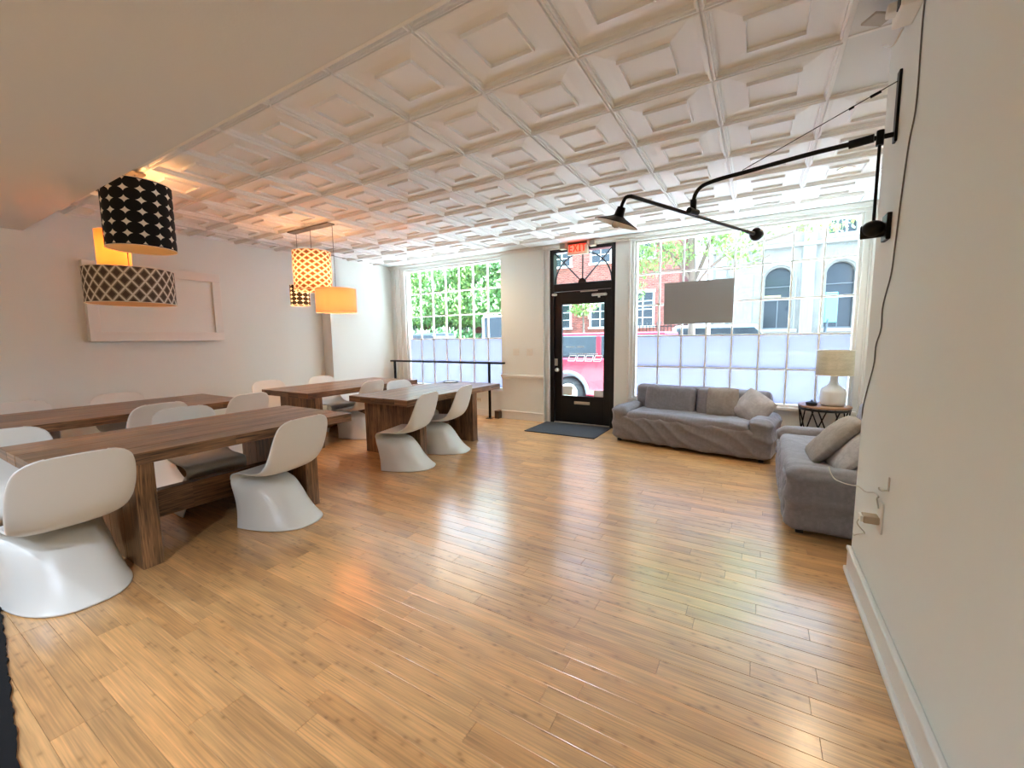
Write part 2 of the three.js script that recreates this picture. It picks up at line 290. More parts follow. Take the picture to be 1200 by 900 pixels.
// ------------------------------------------------------------------ black door with fan transom
const font = await new FontLoader().loadAsync('fonts/droid/droid_sans_bold.typeface.json');
{
  const d = struct('door_1'), z0 = -6.47, z1 = -6.41, b = (n, m, ...a) => mesh(n, rlim(...a), m, d);
  b('door_jamb', M.doorBlack, -3.02, -2.955, 0, 2.89, -6.5, -6.365, 0.004); b('door_jamb', M.doorBlack, -1.985, -1.92, 0, 2.89, -6.5, -6.365, 0.004);
  b('door_head', M.doorBlack, -2.955, -1.985, 2.81, 2.89, -6.5, -6.365, 0.004); b('transom_bar', M.doorBlack, -2.955, -1.985, 2.19, 2.315, -6.5, -6.375, 0.006);
  b('threshold', M.chrome, -2.955, -1.985, 0, 0.018, -6.47, -6.37, 0.004);
  const leaf = mesh('door_leaf', [rlim(-2.95, -2.83, 0.02, 2.185, z0, z1, 0.003), rlim(-2.095, -1.99, 0.02, 2.185, z0, z1, 0.003), rlim(-2.83, -2.095, 1.985, 2.185, z0, z1, 0.003), rlim(-2.83, -2.095, 0.02, 0.465, z0, z1, 0.003),
    rlim(-2.845, -2.82, 0.45, 2.0, z1 - 0.01, z1 + 0.008, 0.004), rlim(-2.105, -2.08, 0.45, 2.0, z1 - 0.01, z1 + 0.008, 0.004), rlim(-2.82, -2.105, 0.45, 0.475, z1 - 0.01, z1 + 0.008, 0.004), rlim(-2.82, -2.105, 1.975, 2.0, z1 - 0.01, z1 + 0.008, 0.004)], M.doorBlack, d);
  const dg = mesh('door_glass', new THREE.PlaneGeometry(0.735, 1.52), M.glass, leaf); dg.position.set(-2.4625, 1.225, -6.44);
  // hardware
  mesh('mail_slot', [rlim(-2.6, -2.33, 0.335, 0.385, z1, z1 + 0.012, 0.004), rlim(-2.56, -2.37, 0.352, 0.37, z1 + 0.008, z1 + 0.016, 0.003)], M.chrome, leaf);
  const lock = mesh('lock_plate', rlim(-2.96, -2.9, 0.97, 1.09, z1, z1 + 0.014, 0.006, 2), M.chrome, leaf); mesh('thumb_turn', rlim(-2.936, -2.924, 1.02, 1.06, z1 + 0.01, z1 + 0.04, 0.004), M.chrome, lock);
  mesh('door_knob', lathe([[0, 0.062], [0.018, 0.06], [0.027, 0.048], [0.027, 0.036], [0.014, 0.024], [0.012, 0.012], [0.035, 0.008], [0.037, 0]], 28).rotateX(Math.PI / 2).translate(-2.91, 0.9, z1), M.chrome, leaf);
  mesh('door_closer', [rlim(-2.3, -2.06, 2.085, 2.125, z1, z1 + 0.05, 0.012, 3), rod([-2.18, 2.1, z1 + 0.03], [-2.18, 2.06, z1 + 0.03], 0.018)], M.chrome, leaf);
  mesh('closer_arm', [rlim(-2.49, -2.2, 2.16, 2.175, z1 + 0.03, z1 + 0.042, 0.003)], M.chrome, leaf);
  mesh('contact_sensor', [rlim(-2.985, -2.905, 2.125, 2.165, -6.41, -6.35, 0.015, 3)], M.plastic, d);
  // fan light
  const ty0 = 2.315, ty1 = 2.81, cx = -2.47, zt = -6.44;
  const tg = mesh('transom_glass', new THREE.PlaneGeometry(0.97, 0.5), M.glass, d); tg.position.set(cx, (ty0 + ty1) / 2, zt);
  const arc = []; for (let k = 0; k <= 24; k++) { const a = Math.PI * k / 24; arc.push([cx - 0.475 * Math.cos(a), ty0 + 0.47 * Math.sin(a), zt + 0.02]); }
  mesh('fan_arch', tube(arc, 0.012, 60, 6), M.doorBlack, d);
  mesh('fan_bar', rod([cx, ty0, zt + 0.02], [cx, ty1, zt + 0.02], 0.011), M.doorBlack, d);
  mesh('fan_bar', rod([cx, ty0, zt + 0.02], [cx - 0.475, ty1, zt + 0.02], 0.011), M.doorBlack, d);
  mesh('fan_bar', rod([cx, ty0, zt + 0.02], [cx + 0.475, ty1, zt + 0.02], 0.011), M.doorBlack, d);
  mesh('fan_hub', new THREE.CylinderGeometry(0.065, 0.065, 0.03, 28, 1).rotateX(Math.PI / 2).translate(cx, ty0 + 0.005, zt + 0.035), M.doorBlack, d);
  // stick-on white lettering and notices on the glass
  const zl = -6.4355, q = [];
  for (let k = 0; k < 4; k++) { const x = -2.73 + k * 0.148, s = 0.035; const P = [[x, 1.055], [x + 0.118, 1.055], [x + 0.118 + s, 1.145], [x + s, 1.145]]; for (let e = 0; e < 4; e++) { const A = P[e], B = P[(e + 1) % 4]; q.push(rod([A[0], A[1], zl], [B[0], B[1], zl], 0.0055, 4)); } q.push(rod([x + 0.02, 1.085, zl], [x + 0.11, 1.085, zl], 0.004, 4)); }
  for (let k = 0; k < 16; k++) q.push(rlim(-2.7 + k * 0.031, -2.678 + k * 0.031, 1.165, 1.18, zl, zl + 0.002, 0.0005));
  for (let k = 0; k < 10; k++) if (k !== 5) q.push(rlim(-2.76 + k * 0.032, -2.736 + k * 0.032, 1.275, 1.295, zl, zl + 0.002, 0.0005));
  mesh('glass_lettering', q, M.paper, leaf).userData.label = 'white stick-on lettering and slanted boxes';
  mesh('notice', [rlim(-2.82, -2.64, 0.475, 0.63, zl - 0.001, zl + 0.002, 0.001)], M.paper, leaf); mesh('notice', [rlim(-2.27, -2.11, 0.475, 0.58, zl - 0.001, zl + 0.002, 0.001)], M.paper, leaf);
}
{ // exit sign above the door
  const s = thing('exit_sign', 'lit exit sign with red letters above the black door', 'exit sign', [-2.515, 2.74, -6.3]);
  mesh('sign_box', rlim(-0.17, 0.17, 0, 0.2, -0.06, 0, 0.01, 2), M.beige, s);
  const tg = new TextGeometry('EXIT', { font, size: 0.115, depth: 0.004, curveSegments: 3 }); tg.computeBoundingBox(); const bb = tg.boundingBox; tg.translate(-(bb.min.x + bb.max.x) / 2, 0.042, 0.001).scale(0.88, 1, 1);
  mesh('sign_letters', tg, std({ color: 0xd8402c, roughness: 0.6, emissive: 0xe03418, emissiveIntensity: 0.6 }), s);
  for (const k of [-1, 1]) { const h = mesh('lamp_head', rlim(k * 0.245 - 0.055, k * 0.245 + 0.055, 0.1, 0.2, -0.06, 0.02, 0.012, 2), M.beige, s); mesh('lens', rlim(k * 0.245 - 0.04, k * 0.245 + 0.04, 0.115, 0.185, 0.018, 0.024, 0.004), std({ color: 0x9a948a, roughness: 0.3 }), h); }
  mesh('mounting_bar', rlim(-0.3, 0.3, 0.13, 0.19, -0.06, -0.035, 0.005), M.beige, s);
  const l = new THREE.PointLight(0xff5030, 0.015, 0, 2); l.position.set(0, 0.09, 0.06); l.castShadow = true; s.add(l);
}

// ------------------------------------------------------------------ tables
function tint(g, v) { const c = new Float32Array(g.attributes.position.count * 3); for (let i = 0; i < c.length; i += 3) { c[i] = v[0]; c[i + 1] = v[1]; c[i + 2] = v[2]; } g.setAttribute('color', new THREE.BufferAttribute(c, 3)); return g; }
const tr = rngOf(5);
function woodBoard(grain, lims, shade, r = 0.004) { const k = 0.82 + 0.36 * tr(), h = 0.95 + 0.1 * tr(); return tint(uvBox(rlim(...lims, r), grain, 2, 1, tr(), tr()), [shade * k, shade * k * h, shade * k * h * 0.98]); }
function table(label, [x0, x1], [z0, z1], top, legs, shade, inset = 0.02) {     // z0 is the end by the camera
  const cx = (x0 + x1) / 2, cz = (z0 + z1) / 2, t = thing('wooden_table', label, 'table', [cx, 0, cz], 0, 'heavy wooden tables'), hw = (x1 - x0) / 2, hl = Math.abs(z1 - z0) / 2, th = 0.075;
  const n = 5, w = 2 * hw / n;
  for (let i = 0; i < n; i++) mesh('top_board', woodBoard('z', [-hw + i * w + 0.0012, -hw + (i + 1) * w - 0.0012, top - th, top - 0.0015 * tr(), -hl + 0.002 * tr(), hl - 0.002 * tr()], shade), M.wood, t);
  for (const z of legs) {
    const lz = z - cz, l0 = -hw + inset, l1 = hw - 0.02, m = 4, bw = (l1 - l0) / m;
    for (let i = 0; i < m; i++) mesh('leg_board', woodBoard('y', [l0 + i * bw + 0.0008, l0 + (i + 1) * bw - 0.0008, 0, top - th, lz - 0.055, lz + 0.055], shade), M.wood, t);
  }
  mesh('stretcher', woodBoard('z', [-0.045, 0.045, 0.15, 0.35, Math.min(...legs) - cz + 0.055, Math.max(...legs) - cz - 0.055], shade), M.wood, t);
  return t;
}
table('long rustic wooden table with low beam beneath, white chair tucked at its near corner', [-4.33, -3.27], [-0.575, -2.54], 0.755, [-0.995, -2.12], 1);
table('long wooden table along the wall under the white framed panel', [-6.37, -5.23], [-0.62, -2.62], 0.755, [-0.7, -2.12], 1, 0.1);
table('wooden table by the far left wall, under the orange drum lamp', [-6.02, -4.95], [-3.2, -5.2], 0.765, [-3.36, -4.7], 1, 0.26);
table('dark wooden table with glossy top beside the shop window rail and the door mat', [-4.36, -3.37], [-3.36, -5.32], 0.755, [-3.63, -4.68], 1);

// ------------------------------------------------------------------ white moulded chairs
function chairGeometry() {
  // centre x, centre y, edge x, edge y, half width; the sitter looks to -x
  const R = [[0.272, 0.852, 0.268, 0.848, 0.125], [0.27, 0.846, 0.262, 0.83, 0.185], [0.266, 0.825, 0.25, 0.8, 0.222], [0.258, 0.78, 0.232, 0.75, 0.242], [0.244, 0.7, 0.205, 0.68, 0.252], [0.226, 0.61, 0.17, 0.6, 0.254], [0.204, 0.53, 0.13, 0.535, 0.25], [0.165, 0.465, 0.075, 0.485, 0.24], [0.09, 0.425, 0.01, 0.452, 0.226],
    [-0.03, 0.405, -0.07, 0.434, 0.22], [-0.16, 0.412, -0.17, 0.43, 0.222], [-0.235, 0.418, -0.238, 0.424, 0.226], [-0.275, 0.408, -0.278, 0.406, 0.228], [-0.29, 0.38, -0.292, 0.372, 0.228], [-0.262, 0.355, -0.288, 0.325, 0.226], [-0.16, 0.345, -0.275, 0.265, 0.222], [-0.03, 0.318, -0.258, 0.2, 0.222], [0.055, 0.24, -0.242, 0.135, 0.228], [0.12, 0.15, -0.232, 0.08, 0.236], [0.19, 0.072, -0.224, 0.04, 0.245], [0.25, 0.024, -0.219, 0.014, 0.252], [0.282, 0.004, -0.216, 0.004, 0.256]];
  const A = new THREE.CatmullRomCurve3(R.map((r) => V(r[0], r[1], 0)), false, 'centripetal'), B = new THREE.CatmullRomCurve3(R.map((r) => V(r[2], r[3], r[4])), false, 'centripetal');
  const nv = 66, nu = 28, mid = [];
  for (let j = 0; j <= nv; j++) { const a = A.getPoint(j / nv), b = B.getPoint(j / nv);
    for (let i = 0; i <= nu; i++) { const th = (-0.5 + i / nu) * Math.PI, s = Math.sin(th), k = Math.pow(Math.abs(Math.cos(th)), 0.85); mid.push(V(b.x + (a.x - b.x) * k, b.y + (a.y - b.y) * k, b.z * Math.sign(s) * Math.pow(Math.abs(s), 0.78))); } }
  const at = (j, i) => mid[Math.max(0, Math.min(nv, j)) * (nu + 1) + Math.max(0, Math.min(nu, i))], nor = [], t = 0.0055;
  for (let j = 0; j <= nv; j++) for (let i = 0; i <= nu; i++) { const n = at(j + 1, i).clone().sub(at(j - 1, i)).cross(at(j, i + 1).clone().sub(at(j, i - 1))); nor.push(n.lengthSq() > 1e-14 ? n.normalize() : V(1, 0, 0)); }
  const pos = [], idx = [], row = nu + 1, all = mid.length;
  for (const s of [1, -1]) mid.forEach((p, q) => { const v = p.clone().addScaledVector(nor[q], s * t); pos.push(v.x, Math.max(0, v.y), v.z); });
  for (let j = 0; j < nv; j++) for (let i = 0; i < nu; i++) { const a = j * row + i, b = a + 1, c = a + row, d = c + 1; idx.push(a, c, b, b, c, d); idx.push(a + all, b + all, c + all, b + all, d + all, c + all); }
  const rim = []; for (let i = 0; i < nu; i++) rim.push([i, i + 1]); for (let j = 0; j < nv; j++) rim.push([j * row + nu, (j + 1) * row + nu]); for (let i = nu; i > 0; i--) rim.push([nv * row + i, nv * row + i - 1]); for (let j = nv; j > 0; j--) rim.push([j * row, (j - 1) * row]);
  for (const [a, b] of rim) idx.push(a, b, a + all, b, b + all, a + all);
  const g = new THREE.BufferGeometry(); g.setAttribute('position', new THREE.Float32BufferAttribute(pos, 3)); g.setIndex(idx); g.computeVertexNormals(); return g;
}
const chairGeo = chairGeometry();
const chairs = [
  [-3.36, -0.655, 3, 'white moulded chair at the near end of the beam table, back to the open floor'],
  [-3.235, -1.84, 10, 'white moulded chair at the far end of the beam table, back to the open floor'],
  [-3.362, -3.375, 13, 'white moulded chair at the dark table on the open floor, farther from the window'],
  [-3.416, -4.117, 13, 'white moulded chair at the dark table on the open floor, nearer the window'],
  [-5.09, -4.13, 8, 'white moulded chair between the two far tables with its base in full view'],
  [-4.24, -4.33, 180, 'white chair whose top peeks over the dark table beside the window rail'],
  [-6.08, -3.46, 178, 'white chair behind the near corner of the table at the far left wall'],
  [-5.21, -2.46, 10, 'greyish white chair in the aisle behind the far end of the beam table'],
  [-5.24, -1.66, 6, 'greyish white chair in the aisle, half hidden by another chair at the beam table'],
  [-4.22, -1.68, 180, 'white chair on the aisle side of the beam table, seat seen under the top'],
  [-4.22, -0.6, 180, 'white chair lit yellow by the pendants at the end of the beam table'],
  [-6.24, -1.8, 180, 'white chair between the wall and the table under the framed panel'],
  [-6.24, -1.02, 180, 'white chair by the wall at the dim end of the table under the panel'],
  [-6.0, -4.3, 180, 'white chair against the pale blue-lit wall at the far left table'],
];
for (const [x, z, a, label] of chairs) { const c = mesh('moulded_chair', chairGeo, M.chair); c.position.set(x, 0, z); c.rotation.y = a * RAD; tag(c, label, 'chair', 'white moulded chairs'); }

// ------------------------------------------------------------------ pendant lamps
const checkTex = canvasTex(1024, 448, (c, w, h) => { c.fillStyle = '#efe9d8'; c.fillRect(0, 0, w, h); c.fillStyle = '#060505'; const nx = 14, ny = 6; for (let i = 0; i < nx; i++) for (let j = 0; j < ny; j++) { c.beginPath(); c.ellipse((i + 0.5) * w / nx, (j + 0.5) * h / ny, w / nx * 0.525, h / ny * 0.525, 0, 0, 7); c.fill(); } c.fillRect(0, 0, w, 7); c.fillRect(0, h - 7, w, 7); });
const smallCheckTex = canvasTex(512, 256, (c, w, h) => { c.fillStyle = '#efe9d8'; c.fillRect(0, 0, w, h); c.fillStyle = '#0a0706'; const nx = 10, ny = 5; for (let i = 0; i < nx; i++) for (let j = 0; j < ny; j++) { c.beginPath(); c.ellipse((i + 0.5) * w / nx, (j + 0.5) * h / ny, w / nx * 0.5, h / ny * 0.5, 0, 0, 7); c.fill(); } });
function diamonds(nx, ny, dark, mid, line) {
  return canvasTex(1024, 384, (c, w, h) => {
    c.fillStyle = mid; c.fillRect(0, 0, w, h); const a = w / nx, b = h / ny;
    for (let i = 0; i <= nx; i++) for (let j = 0; j <= ny; j++) for (const [ox, oy] of [[0, 0], [0.5, 0.5]]) { const x = (i + ox) * a, y = (j + oy) * b; const dia = (k) => { c.beginPath(); c.moveTo(x - a * k, y); c.lineTo(x, y - b * k); c.lineTo(x + a * k, y); c.lineTo(x, y + b * k); c.closePath(); }; dia(0.28); c.fillStyle = dark; c.fill(); dia(0.5); c.strokeStyle = line; c.lineWidth = Math.min(a, b) * 0.17; c.stroke(); }
  });
}
const wideDiamond = diamonds(22, 2.5, '#55463b', '#85735f', '#e6dccb'), tallDiamond = diamonds(13, 6.5, '#7a4a2c', '#dba878', '#fff4e2');
const shadeMat = (o, tr) => phy({ roughness: 0.95, transmission: tr, thickness: 0, side: THREE.DoubleSide, ...o });
const lining = std({ color: 0xeadfca, roughness: 0.9 });
function pendant(label, x, z, y0, y1, r, m, power, color, group, inner, up = 0.5) {
  const p = thing('pendant_lamp', label, 'pendant lamp', [x, y0, z], 0, group), h = y1 - y0;
  const s = mesh('lamp_shade', new THREE.CylinderGeometry(r, r, h, 64, 1, true).translate(0, h / 2, 0), m, p);
  if (inner) mesh('shade_lining', new THREE.CylinderGeometry(r - 0.004, r - 0.004, h - 0.004, 64, 1, true).translate(0, h / 2, 0), inner, p);
  mesh('shade_ring', [new THREE.TorusGeometry(r, 0.003, 6, 64).rotateX(Math.PI / 2), new THREE.TorusGeometry(r, 0.003, 6, 64).rotateX(Math.PI / 2).translate(0, h, 0)], lining, s);
  const spk = []; for (let k = 0; k < 3; k++) { const a = k * 2.094; spk.push(rod([0, h - 0.03, 0], [r * Math.cos(a), h - 0.002, r * Math.sin(a)], 0.002, 5)); }
  mesh('spider', spk, M.chrome, p);
  mesh('cord', rod([0, Math.min(h, h * up + 0.08), 0], [0, YC - 0.0455 - y0, 0], 0.0035, 6), M.cordGrey, p);
  mesh('socket', cyl(0.018, 0.018, 0.05, 0, Math.min(h - 0.05, h * up + 0.03), 0, 16), M.black, p);
  const by = h * up;
  const bulb = mesh('bulb', new THREE.SphereGeometry(0.032, 20, 14).translate(0, by, 0), std({ color: 0xfff2dc, emissive: color, emissiveIntensity: power > 0.2 ? 3 : 1, roughness: 0.6 }), p);
  const l = new THREE.PointLight(color, power, 0, 2); l.position.set(0, by, 0); l.castShadow = true; l.shadow.radius = 1.5; p.add(l);
}
const warm = 0xffb878;
pendant('large black drum pendant with cream star pattern, in front of the orange one', -4.76, -1.6, 2.26, 2.81, 0.245, shadeMat({ map: checkTex, side: THREE.FrontSide }, 0.06), 0.3, warm, 'pendants by the dropped ceiling', std({ color: 0x9a8e74, roughness: 0.9 }), 0.84);
pendant('wide shallow taupe drum pendant with white diamond lattice', -5.1, -1.6, 1.8, 2.11, 0.325, shadeMat({ map: wideDiamond, side: THREE.FrontSide }, 0.05), 0.08, warm, 'pendants by the dropped ceiling', std({ color: 0xa08a74, roughness: 0.9 }));
pendant('slim glowing orange cylinder pendant behind the black star-patterned drum', -5.47, -1.61, 2.17, 2.52, 0.128, shadeMat({ color: 0xff9d52 }, 0.6), 0.28, warm, 'pendants by the dropped ceiling');
pendant('tall glowing cream drum pendant with brown diamond lattice', -5.13, -3.5, 2.1, 2.6, 0.235, shadeMat({ map: tallDiamond }, 0.5), 0.5, warm, 'pendants over the far table');
pendant('small black and white checked pendant below the tall diamond drum', -5.5, -3.54, 1.93, 2.2, 0.125, shadeMat({ map: smallCheckTex }, 0.4), 0.5, warm, 'pendants over the far table');
pendant('solid orange drum pendant hanging by the corner of the pale wall', -4.72, -3.53, 1.8, 2.095, 0.245, shadeMat({ color: 0xf0a078 }, 0.5), 0.4, warm, 'pendants over the far table');
for (const [z, label] of [[-1.61, 'dark ceiling bar holding the three pendants by the dropped ceiling'], [-3.51, 'dark ceiling bar holding the three pendants over the far table']]) {
  const c = thing('pendant_canopy', label, 'lamp canopy', [-5.14, YC - 0.045, z]);
  mesh('bar', rlim(-0.43, 0.43, 0, 0.02, -0.055, 0.055, 0.006), std({ color: 0x8d8378, roughness: 0.4, metalness: 0.7 }), c);
  for (const x of [-0.3, 0.3]) mesh('spacer', cyl(0.012, 0.012, 0.03, x, 0.02, 0, 12), M.chrome, c);
}

// ------------------------------------------------------------------ recessed downlights
const glow = std({ color: 0xfff4e0, emissive: 0xffdfae, emissiveIntensity: 4 });
function downlight(x, y, z, power, label, group, color = 0xffe2b8) {
  const d = thing('recessed_downlight', label, 'downlight', [x, y, z], 0, group);
  mesh('bezel', lathe([[0.05, 0.0], [0.068, -0.004], [0.07, 0], [0.05, 0.012]], 32), M.trim, d);
  mesh('lens', new THREE.CircleGeometry(0.05, 28).rotateX(Math.PI / 2).translate(0, 0.002, 0), glow, d);
  const l = new THREE.SpotLight(color, power, 0, 75 * RAD, 0.6, 2); l.position.set(0, -0.01, 0); l.target.position.set(0, -2, 0); l.castShadow = true; l.shadow.radius = 2.5; d.add(l, l.target);
}
for (const [c, z] of [[0.618, -4.385], [0.618, -4.995]]) downlight(c, YC - 0.006, z, 1.5, 'small lit recessed downlight in a ceiling tile above the side sofa', 'downlights over the sofa');
for (const x of [-4.262, -4.872]) downlight(x, YC - 0.006, -5.605, 1.5, 'small lit recessed downlight in a ceiling tile before the left shop window', 'downlights by the left window');
for (const [x, z] of [[-4.2, 0.9], [-1.6, 0.9], [-4.2, 2.0], [-1.6, 2.0]]) downlight(x, YS - 0.001, z, 7.2, 'added fill downlight in the dropped ceiling, unseen behind the camera', 'added fill downlights behind the camera', 0xcfe1f8);  // added fill lamps, out of view behind the camera, to brighten the near room

// ------------------------------------------------------------------ framed panel on the left wall
{
  const p = thing('framed_panel', 'blank white framed panel mounted on the left wall', 'wall panel', [XL, 1.46, -2.445]);
  const f = (n, ...a) => mesh(n, rlim(...a, 0.006, 2), M.trim, p);
  f('frame_rail', 0, 0.1, 0, 0.12, -0.725, 0.725); f('frame_rail', 0, 0.1, 0.84, 0.96, -0.725, 0.725); f('frame_stile', 0, 0.1, 0.12, 0.84, -0.725, -0.62); f('frame_stile', 0, 0.1, 0.12, 0.84, 0.62, 0.725);
  mesh('panel_board', rlim(0, 0.072, 0.11, 0.85, -0.63, 0.63, 0.003), M.wall, p);
}

// ------------------------------------------------------------------ drink rail at the left window
{
  const r = thing('drink_rail', 'thin black metal bar rail standing before the left shop window', 'rail', [-5.2, 0, -6.18]);
  mesh('rail_top', rlim(-1.38, 1.37, 0.99, 1.022, -0.05, 0.05, 0.004), M.blackMetal, r);
  for (const x of [-1.3, 1.06]) { mesh('post', rlim(x - 0.018, x + 0.018, 0.008, 0.99, -0.018, 0.018, 0.003), M.blackMetal, r); mesh('foot_plate', rlim(x - 0.06, x + 0.06, 0, 0.008, -0.06, 0.06, 0.003), M.blackMetal, r); }
}
{ const t = thing('serving_tray', 'thin black-rimmed tray at the window end of the dark glossy table', 'tray', [-4.2, 0.7545, -5.16]); mesh('tray_base', lathe([[0, 0], [0.11, 0], [0.115, 0.004], [0, 0.004]], 40), M.paper, t); mesh('rim', new THREE.TorusGeometry(0.116, 0.006, 8, 48).rotateX(Math.PI / 2).translate(0, 0.009, 0), M.black, t); }
{ const b = thing('floor_box', 'small dark brown wooden box on the floor beside the pier', 'box', [-4.01, 0, -6.27]); mesh('box_body', tint(uvBox(rlim(-0.045, 0.045, 0, 0.13, -0.07, 0.07, 0.004), 'y', 2, 1), [0.4, 0.4, 0.4]), M.wood, b); mesh('box_lid', tint(uvBox(rlim(-0.048, 0.048, 0.13, 0.142, -0.073, 0.073, 0.003), 'x', 2, 1), [0.45, 0.45, 0.45]), M.wood, b); }
for (const [x, n, label] of [[-3.65, 1, 'white light switch plate on the pier, nearer the left window'], [-3.38, 2, 'white light switch plate on the pier, nearer the door']]) {
  const s = thing('switch_plate', label, 'light switch', [x, 1.2, -6.31]); mesh('plate', rlim(-0.06, 0.06, -0.06, 0.06, 0, 0.007, 0.004, 2), M.plastic, s);
  for (const k of [-0.025, 0.025]) mesh('toggle', rlim(k - 0.009, k + 0.009, -0.026, 0.026, 0.006, 0.014, 0.003), M.plastic, s);
}
{ const s = thing('wall_outlet', 'white outlet low under the left shop window', 'outlet', [-4.5, 0.3, ZF]); mesh('plate', rlim(-0.06, 0.06, -0.045, 0.045, 0, 0.007, 0.004, 2), M.plastic, s); for (const k of [-0.025, 0.025]) mesh('socket_face', rlim(k - 0.016, k + 0.016, -0.02, 0.02, 0.006, 0.01, 0.006, 2), M.beige, s); }

// ------------------------------------------------------------------ mats
function rug(name, label, category, w, d, x, z, turn, m, fuzzy) {
  const g = new THREE.BoxGeometry(w, 0.012, d, 60, 1, 60), p = g.attributes.position;
  for (let i = 0; i < p.count; i++) { const X = p.getX(i), Z = p.getZ(i), e = fuzzy * (noise2(X * 40, Z * 40, 0, 0, 77) - 0.5); if (Math.abs(Math.abs(X) - w / 2) < 1e-4) p.setX(i, X + e); if (Math.abs(Math.abs(Z) - d / 2) < 1e-4) p.setZ(i, Z + e); if (p.getY(i) > 0) p.setY(i, p.getY(i) + 0.002 * noise2(X * 60, Z * 60, 0, 0, 78)); }
  g.computeVertexNormals(); const u = g.attributes.uv; for (let i = 0; i < u.count; i++) u.setXY(i, p.getX(i) / 0.3, p.getZ(i) / 0.3);
  const o = mesh(name, g, m); o.position.set(x, 0.006, z); o.rotation.y = turn; tag(o, label, category); return o;
}
rug('door_mat', 'dark grey mat on the floor before the black door', 'door mat', 1.13, 0.8, -2.51, -5.94, 0, M.mat, 0.006);
rug('black_rug', 'black rug with a frayed edge behind the nearest chair', 'rug', 1.75, 1.1, -2.77, 0.25, -7 * RAD, M.blackMat, 0.012);

// ------------------------------------------------------------------ sofas
function softBox(w, h, d, r, seg, amp, seed, fold) {
  const g = new THREE.BoxGeometry(w, h, d, ...seg), p = g.attributes.position, n = g.attributes.normal, H = [w / 2, h / 2, d / 2];
  for (let i = 0; i < p.count; i++) {
    const c = [p.getX(i), p.getY(i), p.getZ(i)], q = c.map((v, k) => Math.max(-H[k] + r, Math.min(H[k] - r, v))), v = V(c[0] - q[0], c[1] - q[1], c[2] - q[2]);
    const l = v.length() || 1; v.multiplyScalar(1 / l);
    const s = fold ? fold(c[0], c[1], c[2]) : noise3(c[0] * 7 + seed, c[1] * 7, c[2] * 7 + seed) - 0.5, e = amp * (s + 0.4 * (noise3(c[0] * 18 + seed, c[1] * 18, c[2] * 18) - 0.5));
    p.setXYZ(i, q[0] + v.x * (r + e), q[1] + v.y * (r + e), q[2] + v.z * (r + e));
  }
  const uv = g.attributes.uv; for (let i = 0; i < uv.count; i++) { const a = Math.abs(n.getX(i)) > 0.5 ? [p.getZ(i), p.getY(i)] : Math.abs(n.getY(i)) > 0.5 ? [p.getX(i), p.getZ(i)] : [p.getX(i), p.getY(i)]; uv.setXY(i, a[0] / 0.25, a[1] / 0.25); }
  const m = mergeSmooth(g); return m;
}
function mergeSmooth(g) {      // one normal per place, so that the rounded box shades as one cloth
  const p = g.attributes.position; g.computeVertexNormals(); const n = g.attributes.normal, at = new Map();
  for (let i = 0; i < p.count; i++) { const k = [p.getX(i), p.getY(i), p.getZ(i)].map((v) => Math.round(v * 2e3)).join(); if (!at.has(k)) at.set(k, [V(0, 0, 0), []]); const e = at.get(k); e[0].add(V(n.getX(i), n.getY(i), n.getZ(i))); e[1].push(i); }
  for (const [v, l] of at.values()) { v.normalize(); for (const i of l) n.setXYZ(i, v.x, v.y, v.z); } return g;
}
const ridge = (t) => 1 - Math.abs(2 * (t - Math.floor(t)) - 1);
const drape = (ph, dir) => (x, y, z) => { const a = (x * dir + y * 1.1) * 5.0 + 1.1 * noise3(x * 1.7 + ph, y * 1.7, z * 1.7); return Math.pow(ridge(a), 2.4) * (0.3 + 1.3 * noise3(x * 1.6, y * 1.6 + ph, z * 1.6)) - 0.35; };
function pillowGeo(w, h, t, seed) {
  const g = new THREE.SphereGeometry(1, 40, 28), p = g.attributes.position;
  for (let i = 0; i < p.count; i++) {
    const x = p.getX(i), y = p.getY(i), z = p.getZ(i), sq = (v) => Math.sign(v) * Math.pow(Math.abs(v), 0.62), l = Math.hypot(x, y);
    const m = Math.max(Math.abs(x), Math.abs(y)) || 1, k = l / m, X = x * Math.pow(k, 0.86), Y = y * Math.pow(k, 0.86), e = (noise3(x * 3 + seed, y * 3, z * 2) - 0.5);
    p.setXYZ(i, X * w / 2 * (1 + 0.03 * e), Y * h / 2 * (1 + 0.03 * e), sq(z) * t / 2 * (0.62 + 0.38 * (1 - l * l)) + 0.028 * e * (1 - l * 0.5));
    g.attributes.uv.setXY(i, X * w / 0.5, Y * h / 0.5);
  }
  return mergeSmooth(g);
}
